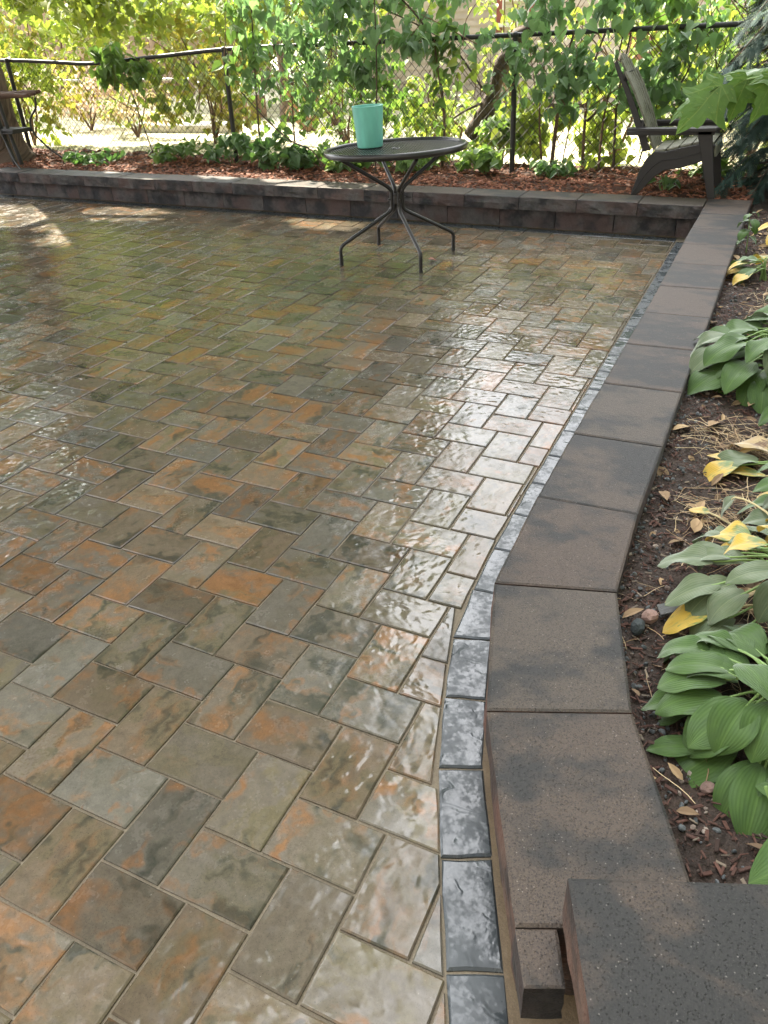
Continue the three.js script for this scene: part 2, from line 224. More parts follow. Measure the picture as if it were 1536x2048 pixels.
// ------------------------------------------------------------------ slabs with chipped edges
const area2 = (p) => { let a = 0; for (let i = 0; i < p.length; i++) { const q = p[(i + 1) % p.length]; a += p[i][0] * q[1] - q[0] * p[i][1]; } return a / 2; };
const ccw = (p) => (area2(p) > 0 ? p.slice().reverse() : p);         // turned so that the face looks up (x right, z towards the viewer)
function clipHalf(p, a, b) {                                        // keeps what lies left of the line a -> b as seen with z down (the patio's side)
  const out = [], d = (q) => (b[0] - a[0]) * (q[1] - a[1]) - (b[1] - a[1]) * (q[0] - a[0]);
  for (let i = 0; i < p.length; i++) { const s = p[i], e = p[(i + 1) % p.length], ds = d(s), de = d(e); if (ds >= 0) out.push(s); if (ds >= 0 !== de >= 0) { const t = ds / (ds - de); out.push([lerp(s[0], e[0], t), lerp(s[1], e[1], t)]); } }
  return out;
}
function inset(p, d) {                                              // p looks up; moves every edge inwards
  const n = p.length, out = [];
  for (let i = 0; i < n; i++) {
    const a = p[(i + n - 1) % n], b = p[i], c = p[(i + 1) % n], l1 = Math.hypot(b[0] - a[0], b[1] - a[1]) || 1e-9, l2 = Math.hypot(c[0] - b[0], c[1] - b[1]) || 1e-9;
    const n1 = [(b[1] - a[1]) / l1, -(b[0] - a[0]) / l1], n2 = [(c[1] - b[1]) / l2, -(c[0] - b[0]) / l2], k = Math.max(0.35, 1 + n1[0] * n2[0] + n1[1] * n2[1]);
    out.push([b[0] + (n1[0] + n2[0]) / k * d, b[1] + (n1[1] + n2[1]) / k * d]);
  }
  return out;
}
function slab(poly, y, th, bev, uv, R, jit = 0.0012, cut = 2) {
  let p = ccw(poly); const o = [];
  for (let i = 0; i < p.length; i++) { const a = p[i], b = p[(i + 1) % p.length], l = Math.hypot(b[0] - a[0], b[1] - a[1]), n = l > 0.07 ? cut : 1; for (let k = 0; k < n; k++) o.push([lerp(a[0], b[0], k / n), lerp(a[1], b[1], k / n)]); }
  p = o.map((q) => [q[0] + (R() - 0.5) * 2 * jit, q[1] + (R() - 0.5) * 2 * jit]);
  const t = inset(p, bev).map((q) => [q[0] + (R() - 0.5) * jit, q[1] + (R() - 0.5) * jit]), n = p.length, g = new GB(), yb = y - bev * 0.8;
  const c = t.reduce((s, q) => [s[0] + q[0] / n, s[1] + q[1] / n], [0, 0]), tx = (R() - 0.5) * 0.010, tz = (R() - 0.5) * 0.010, Y = (q) => y + (q[0] - c[0]) * tx + (q[1] - c[1]) * tz;
  for (let i = 0; i < n; i++) {
    const a = t[i], b = t[(i + 1) % n], A = p[i], B = p[(i + 1) % n];
    g.tri([c[0], y, c[1]], [a[0], Y(a), a[1]], [b[0], Y(b), b[1]], uv(c), uv(a), uv(b));
    g.quad([a[0], Y(a), a[1]], [A[0], yb, A[1]], [B[0], yb, B[1]], [b[0], Y(b), b[1]], uv(a), uv(A), uv(B), uv(b));
    g.quad([A[0], yb, A[1]], [A[0], y - th, A[1]], [B[0], y - th, B[1]], [B[0], yb, B[1]], uv(A), uv(A), uv(B), uv(B));
  }
  return g.build();
}
camera.updateMatrixWorld(true); camera.updateProjectionMatrix();
const seen = (x, y, z, m = 1.35) => { const q = V(x, y, z).project(camera); return q.z < 1 && Math.abs(q.x) < m && Math.abs(q.y) < m; };

// ------------------------------------------------------------------ patio
const EDGE = [[0.475, -4.49], [0.475, -0.36], [0.500, 0.150], [0.562, 0.372], [0.628, 0.600], [0.722, 0.815], [0.817, 1.024], [0.99, 1.42], [1.3, 2.1]];   // where the herringbone meets the dark border
const patio = thing('patio', 'wet paved patio of tan, rust and charcoal herringbone pavers with dark border', 'patio');
patio.userData.kind = 'structure';
{
  const R = rng(11), U = 0.0762, L = 3 * U, W = 2 * U, gap = 0.0032, list = [];
  const atlas = (cx, cz, turned) => { const i = Math.floor(R() * 8), j = Math.floor(R() * 12), f = R() < 0.5 ? -1 : 1; return (q) => { const a = (turned ? q[1] - cz : q[0] - cx) * f / L, b = (turned ? q[0] - cx : q[1] - cz) * f / W; return [(i + 0.5 + a * 0.97) / 8, (j + 0.5 + b * 0.97) / 12]; }; };
  const lay = (x0, v0, w, h, turned) => {
    let best = null;
    const p = [[x0 + gap, -v0 - gap], [x0 + w - gap, -v0 - gap], [x0 + w - gap, -(v0 + h) + gap], [x0 + gap, -(v0 + h) + gap]], cx = x0 + w / 2, cz = -(v0 + h / 2);
    if (cz < -4.75 || !seen(cx, 0, cz)) return;
    for (let k = 0; k < EDGE.length - 1; k++) {
      const [a, b] = [EDGE[k], EDGE[k + 1]]; let q = clipHalf(p, [a[0] - 0.005, a[1]], [b[0] - 0.005, b[1]]);
      if (q.length < 3) continue; const s = Math.abs(area2(q)); if (!best || s > best.s) best = { q, s };
    }
    if (!best) return;
    let q = clipHalf(best.q, [-30, -4.487], [30, -4.487]).filter((_, i, l) => { const n = l[(i + 1) % l.length]; return Math.hypot(n[0] - l[i][0], n[1] - l[i][1]) > 0.004; });
    if (q.length < 3 || Math.abs(area2(q)) < 0.0011) return;
    list.push({ g: slab(q, (R() - 0.5) * 0.0022, 0.03, 0.0035, atlas(cx, cz, turned), R), d: Math.hypot(cx - 1.09, cz - 1.74) });
  };
  for (let a = -80; a < 80; a++) for (let b = -60; b < 60; b++) { lay((a * 2 + b * 3) * U, (a * 2 - b * 3) * U, L, W, false); lay((3 + a * 2 + b * 3) * U, (-1 + a * 2 - b * 3) * U, W, L, true); }
  list.sort((a, b) => a.d - b.d);
  list.slice(0, 300).forEach((e) => part('paver', e.g, M.paver, patio));
  part('paver_field', merge(list.slice(300).map((e) => e.g)), M.paver, patio, 'stuff');
  // dark border: a row along the back wall and one along the right wall
  const bu = (q) => [q[0], q[1]];
  for (let x = 0.47; x > -7.6; x -= 0.232) if (seen(x, 0, -4.54, 1.2)) part('border_paver', slab([[x - 0.2285, -4.600], [x - 0.002, -4.600], [x - 0.002, -4.492], [x - 0.2285, -4.492]], 0.001 + (R() - 0.5) * 0.002, 0.03, 0.004, (q) => [q[0] + x * 3, q[1]], R, 0.0015), M.border, patio);
  let carry = 0;
  const along = []; for (let k = 0; k < EDGE.length - 1; k++) { const [a, b] = [EDGE[k], EDGE[k + 1]]; along.push({ a, b, l: Math.hypot(b[0] - a[0], b[1] - a[1]) }); }
  const total = along.reduce((s, e) => s + e.l, 0), at = (s) => { for (const e of along) { if (s <= e.l + 1e-9) { const t = s / e.l; return [[lerp(e.a[0], e.b[0], t), lerp(e.a[1], e.b[1], t)], [(e.b[1] - e.a[1]) / e.l, -(e.b[0] - e.a[0]) / e.l]]; } s -= e.l; } const e = along.at(-1); return [e.b, [(e.b[1] - e.a[1]) / e.l, -(e.b[0] - e.a[0]) / e.l]]; };
  const w0 = 0.108;
  for (let s = -0.105; s < total - 0.24; s += 0.2285) {
    const [p, n] = at(Math.max(0, s) + 0.002), [q, m] = at(s + 0.2245), o = (r, k, d) => [r[0] + k[0] * d, r[1] + k[1] * d];
    part('border_paver', slab([o(p, n, 0.002), o(q, m, 0.002), o(q, m, w0), o(p, n, w0)].map((r) => [r[0] * 1, r[1] * 1]), 0.001 + (R() - 0.5) * 0.003, 0.03, 0.005, (r) => [r[0] + s * 2.7, r[1] * 1.01], R, 0.002, 3), M.border, patio);
  }
  const bed = new THREE.PlaneGeometry(11, 8, 1, 1); bed.rotateX(-Math.PI / 2); bed.translate(-4.2, -0.0065, -0.95);
  { const uv = bed.attributes.uv; for (let i = 0; i < uv.count; i++) uv.setXY(i, uv.getX(i) * 11, uv.getY(i) * 8); }
  part('joint_sand', bed, M.sand, patio);
}

// ------------------------------------------------------------------ retaining walls
// a stone whose sides are split rough: outline in x, z (looking up), rough[i] says how far edge i bulges
function stone(poly, y0, y1, rough, uvTop, R, seed, bev = 0.006, step = 0.045) {
  const p = ccw(poly), rr = area2(poly) > 0 ? (() => { const r = rough.slice().reverse(); r.push(r.shift()); return r; })() : rough, cols = [];
  for (let i = 0; i < p.length; i++) {
    const a = p[i], b = p[(i + 1) % p.length], l = Math.hypot(b[0] - a[0], b[1] - a[1]), n = rr[i] ? Math.max(2, Math.round(l / step)) : 1, nx = -(b[1] - a[1]) / l, nz = (b[0] - a[0]) / l;
    for (let k = 0; k < n; k++) cols.push({ x: lerp(a[0], b[0], k / n), z: lerp(a[1], b[1], k / n), nx, nz, r: rr[i], corner: k === 0, s: i * 3.1 + k * l / n, rp: rr[(i + p.length - 1) % p.length] });
  }
  const rows = 4, n = cols.length, top = new GB(), side = new GB(), ring = inset(cols.map((c) => [c.x, c.z]), bev), noise = (a, b) => fbm(a * 0.5, b, 26, 26, 3, seed % 50) - 0.42;
  const P = (i, j) => {
    const c = cols[i % n], t = j / rows, r = c.corner ? Math.min(c.r, c.rp) : c.r, d = r * 2.2 * noise(c.s + seed * 0.37, t * 0.16 + seed * 0.11) * (j === 0 ? 0.35 : 1);
    return [c.x + c.nx * d, y1 - bev * (r ? 0.5 : 0.9) - t * (y1 - y0 - bev), c.z + c.nz * d];
  };
  const C = ring.reduce((s, q) => [s[0] + q[0] / n, s[1] + q[1] / n], [0, 0]);
  for (let i = 0; i < n; i++) {
    const a = ring[i], b = ring[(i + 1) % n], A = P(i, 0), B = P(i + 1, 0);
    top.tri([C[0], y1, C[1]], [a[0], y1, a[1]], [b[0], y1, b[1]], uvTop(C), uvTop(a), uvTop(b));
    top.quad([a[0], y1, a[1]], A, B, [b[0], y1, b[1]], uvTop(a), uvTop([A[0], A[2]]), uvTop([B[0], B[2]]), uvTop(b));
    const nr = cols[i].r ? rows : 1;
    for (let j = 0; j < nr; j++) {
      const q = [P(i, j * rows / nr), P(i, (j + 1) * rows / nr), P(i + 1, (j + 1) * rows / nr), P(i + 1, j * rows / nr)], s0 = cols[i].s + seed * 0.73, s1 = s0 + Math.hypot(q[3][0] - q[0][0], q[3][2] - q[0][2]);
      side.quad(...q, [s0, q[0][1] + seed * 0.31], [s0, q[1][1] + seed * 0.31], [s1, q[2][1] + seed * 0.31], [s1, q[3][1] + seed * 0.31]);
    }
  }
  const t = top.build(), s = side.build(), g = mergeGeometries([t, s], true); return g;
}
const capUV = (R, cx, cz, ang) => { const i = Math.floor(R() * 4), j = Math.floor(R() * 4), c = Math.cos(ang), s = Math.sin(ang); return (q) => { const x = q[0] - cx, z = q[1] - cz; return [(i + 0.5 + (x * c + z * s) * 1.9) / 4, (j + 0.5 + (-x * s + z * c) * 1.9) / 4]; }; };
const H = 0.24;
{
  const R = rng(21), wall = thing('retaining_wall', 'low straight retaining wall of split blocks and flat caps along the back of the patio', 'garden wall');
  let k = 0;
  for (let x = 0.615; x > -6.7; x -= 0.4635, k++) {
    const j = (R() - 0.5) * 0.004, p = [[x - 0.4605, -4.585 + j], [x - 0.002, -4.585 + j], [x - 0.002, -4.865], [x - 0.4605, -4.865]], y = H + (R() - 0.5) * 0.004;
    part('cap_stone', stone(p, y - 0.098, y, [0.015, 0.001, 0, 0.001], capUV(R, x - 0.23, -4.72, 0), R, 3 + k), [M.cap, M.split], wall);
  }
  for (let x = 0.44 + 0.4635, q = 0; x > -6.7; x -= 0.4635, q++) part('wall_block', stone([[x - 0.4595, -4.652], [x - 0.002, -4.652], [x - 0.002, -4.86], [x - 0.4595, -4.86]], -0.06, H - 0.1015, [0.015, 0.001, 0, 0.001], capUV(R, x, -4.7, 0), R, 40 + q), [M.cap, M.split], wall);
  const st = new GB(); for (let i = 0; i < 12; i++) { const a = -7 + i * 0.62, b = a + 0.62; st.quad([a, -0.002, -4.665], [a, 0.0005, -4.602], [b, 0.0005, -4.602], [b, -0.002, -4.665], [a, 0], [a, 0.06], [b, 0.06], [b, 0]); }
  part('sand_joint', st.build(), M.wetSand, patio);
  const side = thing('retaining_wall', 'low retaining wall with wide flat caps that bends along the right side of the patio', 'garden wall');
  // cap joints: inner and outer corner of every joint from the back corner to the near end
  const J = [[[0.622, -4.862], [0.925, -4.872]], [[0.622, -4.36], [0.920, -4.365]], [[0.621, -3.90], [0.920, -3.915]], [[0.621, -3.455], [0.921, -3.468]], [[0.623, -2.995], [0.920, -3.01]], [[0.624, -2.535], [0.920, -2.548]], [[0.625, -2.075], [0.921, -2.085]], [[0.622, -1.622], [0.916, -1.634]], [[0.620, -1.162], [0.914, -1.172]], [[0.617, -0.695], [0.914, -0.705]], [[0.617, -0.242], [0.912, -0.254]], [[0.632, 0.214], [0.928, 0.130]], [[0.757, 0.636], [1.037, 0.521]], [[0.951, 1.056], [1.229, 0.935]]];
  for (let i = 0; i < J.length - 1; i++) {
    const [a, b] = J[i], [c, d] = J[i + 1], g = 0.0022, mv = (p, q) => { const l = Math.hypot(q[0] - p[0], q[1] - p[1]); return [p[0] + (q[0] - p[0]) / l * g, p[1] + (q[1] - p[1]) / l * g]; };
    const p = [mv(c, a), mv(d, b), mv(b, d), mv(a, c)], y = H + (R() - 0.5) * 0.003, ang = Math.atan2(c[0] - a[0], c[1] - a[1]);
    part('cap_stone', stone(p, y - 0.098, y, [0.001, 0.001, 0.001, 0.007], capUV(R, (a[0] + d[0]) / 2, (a[1] + d[1]) / 2, -ang), R, 70 + i), [M.cap, i > 9 ? M.rustSplit : M.split], side);
  }
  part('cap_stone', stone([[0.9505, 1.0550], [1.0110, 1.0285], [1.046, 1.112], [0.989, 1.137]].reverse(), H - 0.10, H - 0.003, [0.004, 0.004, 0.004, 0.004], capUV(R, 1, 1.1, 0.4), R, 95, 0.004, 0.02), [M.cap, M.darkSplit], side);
  const inner = [[0.652, -4.66], [0.652, -0.26], [0.664, 0.205], [0.784, 0.625], [0.958, 1.035]], outer = [[0.885, -4.86], [0.885, -0.28], [0.90, 0.13], [1.01, 0.53], [1.20, 0.95]];
  for (let i = 0, n = 0; i < 4; i++) { const a = inner[i], b = inner[i + 1], c = outer[i], d = outer[i + 1], m = Math.max(1, Math.round(Math.hypot(b[0] - a[0], b[1] - a[1]) / 0.457)), L2 = (p, q, t) => [lerp(p[0], q[0], t), lerp(p[1], q[1], t)];
    for (let k2 = 0; k2 < m; k2++, n++) { const e = 0.003; part('wall_block', stone([L2(a, b, (k2 + 1) / m - e), L2(c, d, (k2 + 1) / m - e), L2(c, d, k2 / m + e), L2(a, b, k2 / m + e)], -0.06, H - 0.1015, [0.001, 0, 0.001, 0.007], capUV(R, a[0], a[1], 0), R, 110 + n), [M.cap, i > 1 ? M.rustSplit : M.split], side); } }
  // strip of wet sand between the border and the foot of the wall
  const s2 = new GB(), off = (i, d) => { const a = EDGE[Math.max(0, i - 1)], b = EDGE[Math.min(EDGE.length - 1, i + 1)], l = Math.hypot(b[0] - a[0], b[1] - a[1]); return [EDGE[i][0] + (b[1] - a[1]) / l * d, EDGE[i][1] - (b[0] - a[0]) / l * d]; };
  for (let i = 0; i < EDGE.length - 1; i++) { const a = off(i, 0.106), b = off(i, 0.24), c = off(i + 1, 0.24), d = off(i + 1, 0.106); s2.quad([a[0], -0.002, a[1]], [d[0], -0.002, d[1]], [c[0], 0.004, c[1]], [b[0], 0.004, b[1]], [a[0], a[1]], [d[0], d[1]], [c[0], c[1]], [b[0], b[1]]); }
  part('sand_joint', s2.build(), M.wetSand, patio);
  const step = thing('stone_step', 'charcoal and brown cap stone laid crosswise on the near end of the right wall', 'stone slab');
  const e1 = [0.378, 0.926], e2 = [0.926, -0.378], o = [1.013, 1.000], pt = (u, v) => [o[0] + e1[0] * u + e2[0] * v, o[1] + e1[1] * u + e2[1] * v];
  part('cap_stone', stone([pt(0, 0), pt(0, 0.455), pt(0.30, 0.455), pt(0.30, 0)].reverse(), H + 0.002, H + 0.099, [0.006, 0.001, 0.001, 0.006], (q) => capUVstep(q), R, 140, 0.007, 0.028), [M.cap, M.rustSplit], step);
  part('cap_stone', stone([pt(0, 0.459), pt(0, 0.91), pt(0.30, 0.91), pt(0.30, 0.459)].reverse(), H + 0.002, H + 0.099, [0.006, 0.001, 0.001, 0.006], (q) => [q[0] * 0.475 + 0.1, q[1] * 0.475 + 0.6], R, 141, 0.007, 0.05), [M.cap, M.rustSplit], step);
  part('wall_block', stone([pt(0.09, 0.20), pt(0.09, 0.88), pt(0.30, 0.88), pt(0.30, 0.20)].reverse(), -0.05, H - 0.001, [0.006, 0.001, 0.001, 0.006], (q) => [q[0], q[1]], R, 142), [M.cap, M.rustSplit], step);
  function capUVstep(q) { return [q[0] * 0.475 + 0.32, q[1] * 0.475 + 0.08]; }
}

// ------------------------------------------------------------------ beds, yard, ground
function sheet(name, x0, x1, z0, z1, nx, nz, hf, m, uvs = 1) {
  const g = new THREE.PlaneGeometry(x1 - x0, z1 - z0, nx, nz); g.rotateX(-Math.PI / 2); g.translate((x0 + x1) / 2, 0, (z0 + z1) / 2);
  const p = g.attributes.position, uv = g.attributes.uv; for (let i = 0; i < p.count; i++) { p.setY(i, hf(p.getX(i), p.getZ(i))); uv.setXY(i, p.getX(i) * uvs, p.getZ(i) * uvs); } g.computeVertexNormals();
  const o = part(name, g, m, scene); o.userData.kind = 'structure'; return o;
}
const lumpy = (x, z, s) => fbm(x / 8 + 2, z / 8 + 2, 24, 24, 4, s) - 0.5;
const bedBack = (x, z) => 0.205 + 0.06 * lumpy(x, z, 5) + 0.03 * lumpy(x * 4, z * 4, 6), bedSide = (x, z) => 0.165 + 0.05 * lumpy(x, z, 7) + 0.03 * lumpy(x * 4, z * 4, 8) + 0.05 * sst(1.1, 2.0, x);
sheet('mulch_bed', -11, 0.93, -6.35, -4.80, 120, 16, bedBack, M.mulchBase);
const wallOut = (z) => (z < -0.25 ? 0.875 : z < 0.13 ? 0.875 + (z + 0.25) * 0.04 : z < 0.52 ? 0.89 + (z - 0.13) * 0.28 : 1.0 + (z - 0.52) * 0.463);
{
  const g = new THREE.PlaneGeometry(1, 1, 36, 110), p = g.attributes.position, uv = g.attributes.uv;
  for (let i = 0; i < p.count; i++) { const z = lerp(-6.35, 1.6, 0.5 - p.getY(i)), x = lerp(wallOut(z), 4.2, (p.getX(i) + 0.5) ** 1.6); p.setXYZ(i, x, bedSide(x, z), z); uv.setXY(i, x, z); }
  g.computeVertexNormals(); part('planting_bed', g, M.soil, scene).userData.kind = 'structure';
}
sheet('lawn', -60, 60, -70, -6.2, 60, 40, (x, z) => 0.10 + 0.05 * lumpy(x / 3, z / 3, 9), M.lawn);
sheet('ground', -150, 150, -150, 150, 2, 2, () => -0.09, M.ground);

// ------------------------------------------------------------------ leaves
function leafShape(kind) {                                          // length 1 along +x from the stalk, width along z, folded a little along the midrib
  const out = { heart: [[0, 0.02], [-0.10, 0.24], [0.06, 0.43], [0.32, 0.46], [0.62, 0.30], [0.84, 0.11], [1, 0]], oval: [[0, 0], [0.22, 0.21], [0.5, 0.27], [0.78, 0.17], [1, 0]], lobed: [[0, 0.03], [-0.06, 0.28], [0.16, 0.34], [0.22, 0.58], [0.42, 0.42], [0.56, 0.46], [0.62, 0.22], [0.80, 0.17], [1, 0]], blade: [[0, 0.02], [0.3, 0.10], [0.65, 0.09], [1, 0]] }[kind];
  const g = new GB(), y = (x, z) => Math.abs(z) * 0.32 - x * x * 0.22, p = (x, z) => [x, y(x, z), z], u = (x, z) => [x, 0.5 + z];
  for (const s of [1, -1]) for (let i = 0; i < out.length - 1; i++) { const [a, b] = out[i], [c, d] = out[i + 1], m0 = p(Math.max(0, a), 0), m1 = p(Math.max(0, c), 0), A = p(a, b * s), C = p(c, d * s), q = s > 0 ? [m0, A, C, m1] : [m0, m1, C, A]; if (d) g.quad(...q, u(q[0][0], q[0][2]), u(q[1][0], q[1][2]), u(q[2][0], q[2][2]), u(q[3][0], q[3][2])); else g.tri(m0, s > 0 ? A : C, s > 0 ? C : A, u(m0[0], 0), u(a, b), u(c, d)); }
  return g.build();
}
const LEAF = { heart: leafShape('heart'), oval: leafShape('oval'), lobed: leafShape('lobed'), blade: leafShape('blade') };
const Q = new THREE.Quaternion(), Mx = new THREE.Matrix4(), E = new THREE.Euler();
// leaves: list of { p, s, yaw, pitch, roll, c }
function leaves(name, list, kind, parent, mat = M.leaf) {
  const o = new THREE.InstancedMesh(LEAF[kind] ?? kind, mat, list.length); shadows(o); o.name = numberedIn(parent, name);
  list.forEach((l, i) => { Q.setFromEuler(E.set(l.roll ?? 0, l.yaw, l.pitch, 'YZX')); o.setMatrixAt(i, Mx.compose(l.p, Q, V(l.s, l.s, l.s * (l.w ?? 1)))); o.setColorAt(i, l.c); });
  o.userData.kind = 'stuff'; parent.add(o); return o;
}
const tint = (R, a, b) => { const t = R(), k = 0.75 + 0.5 * R(); return RGB(lerp(a[0], b[0], t) * k, lerp(a[1], b[1], t) * k, lerp(a[2], b[2], t) * k); };
const GREEN = { vine: [[0.115, 0.225, 0.078], [0.190, 0.325, 0.105]], sun: [[0.19, 0.28, 0.035], [0.32, 0.38, 0.05]], mid: [[0.11, 0.22, 0.035], [0.20, 0.32, 0.05]], weed: [[0.06, 0.15, 0.03], [0.13, 0.26, 0.05]], yellow: [[0.26, 0.27, 0.03], [0.36, 0.31, 0.05]] };
// leaves scattered through clumps inside an ellipsoid
function cloud(R, n, c, r, size, pal, { clumps = 14, tight = 0.33, droop = 0.9, test, base } = {}) {
  const out = [], cl = []; for (let i = 0; i < clumps; i++) { let x, y, z; do { x = R() * 2 - 1; y = R() * 2 - 1; z = R() * 2 - 1; } while (x * x + y * y + z * z > 1); cl.push([x, y, z, 0.6 + 0.8 * R()]); }
  for (let i = 0; i < n; i++) {
    const k = cl[Math.floor(R() * clumps)], g = () => (R() + R() + R() - 1.5) * tight * k[3] * 1.3, p = V(c[0] + (k[0] + g()) * r[0], c[1] + (k[1] + g()) * r[1], c[2] + (k[2] + g()) * r[2]);
    if (p.z + (base?.[2] ?? 0) > -7.2) { const X = p.x + (base?.[0] ?? 0), Y = p.y + (base?.[1] ?? 0), k = clamp((Y - 0.42) / 0.92), tx = lerp(-1.93, -1.30, k); if ((Y > 0.4 && Y < 1.25 && Math.abs(X - tx) < 0.11) || (X > -2.4 && X < -1.75 && Y > 0.72 && Y < 1.2 && R() < 0.72) || (X > -1.62 && X < -1.2 && Y > 1.36 && Y < 1.72 && R() < 0.8)) continue; }
    if (test && !test(p)) continue;
    out.push({ p, s: size * (0.55 + 0.8 * R()), yaw: R() * 6.283, pitch: -droop * (0.15 + 0.85 * R()), roll: (R() - 0.5) * 1.7, c: tint(R, ...pal) });
  }
  return out;
}
function wander(R, a, b, n, j) { const pts = []; for (let i = 0; i <= n; i++) { const t = i / n, k = i === 0 ? 0 : j; pts.push([lerp(a[0], b[0], t) + (R() - 0.5) * k, lerp(a[1], b[1], t) + (R() - 0.5) * k * 0.5, lerp(a[2], b[2], t) + (R() - 0.5) * k]); } return pts; }

// ------------------------------------------------------------------ chain-link fence along the back
const FZ = -5.9, railY = (x) => (x < -6.25 ? lerp(1.155, 1.21, clamp((-6.25 - x) / 1.25)) : x < -4.37 ? lerp(1.155, 1.255, (x + 6.25) / 1.88) : 1.255 + (x + 4.37) * 0.0125);
{
  const f = thing('chain_link_fence', 'black chain link fence with a sagging top rail, overgrown with vines, behind the mulch bed', 'fence', [0, 0, 0]);
  for (const [x, dx] of [[-7.5, 0], [-4.384, 0.02], [-1.23, -0.03], [1.9, 0]]) { part('post', limb([[x, 0.0, FZ + 0.035], [x + dx * 0.5, 0.65, FZ + 0.035], [x + dx, railY(x) + 0.015, FZ + 0.035]], [0.0245], 10, 3), M.blackPipe, f); part('post_cap', new THREE.SphereGeometry(0.030, 10, 6).translate(x + dx, railY(x) + 0.02, FZ + 0.035), M.blackPipe, f); }
  const rp = [-11, -9, -7.5, -6.6, -6.3, -6.0, -5.2, -4.37, -2.8, -1.23, 0.4, 2.4].map((x) => [x, railY(x) + 0.02, FZ]);
  part('top_rail', limb(rp, [0.0205], 9, 5), M.blackPipe, f);
  part('tension_wire', limb([[-9, 0.2, FZ], [-4, 0.19, FZ], [2.4, 0.22, FZ]], [0.003], 4, 4), M.wire, f);
  const g = [], W = 0.0425, rows = 25;
  for (let k = 0; k < 270; k++) {
    const x0 = -9.2 + k * W, pts = [], top = railY(x0) + 0.005, y0 = 0.20;
    for (let j = 0; j <= rows; j++) { const t = j / rows; pts.push([x0 + ((j + k) % 2 ? W : 0) + 0.012 * Math.sin(x0 * 2 + t * 3), lerp(y0, top, t), FZ - 0.024 + ((j + k) % 2 ? 0.003 : -0.003) + 0.02 * Math.sin(x0 * 1.3) * Math.sin(t * 3.1)]); }
    const b = new GB(), r = 0.0026;
    for (let j = 0; j < rows; j++) { const a = pts[j], c = pts[j + 1], dx = c[0] - a[0], dy = c[1] - a[1], l = Math.hypot(dx, dy), n = [-dy / l * r, dx / l * r]; const A = [[a[0] + n[0], a[1] + n[1], a[2]], [a[0] - n[0], a[1] - n[1], a[2]], [a[0], a[1], a[2] + r * 1.4]], C = A.map((q) => [q[0] + dx, q[1] + dy, q[2] + c[2] - a[2]]); for (let s = 0; s < 3; s++) b.quad(A[s], A[(s + 1) % 3], C[(s + 1) % 3], C[s]); }
    g.push(b.build());
  }
  part('wire_mesh', merge(g), M.wire, f, 'stuff');
}

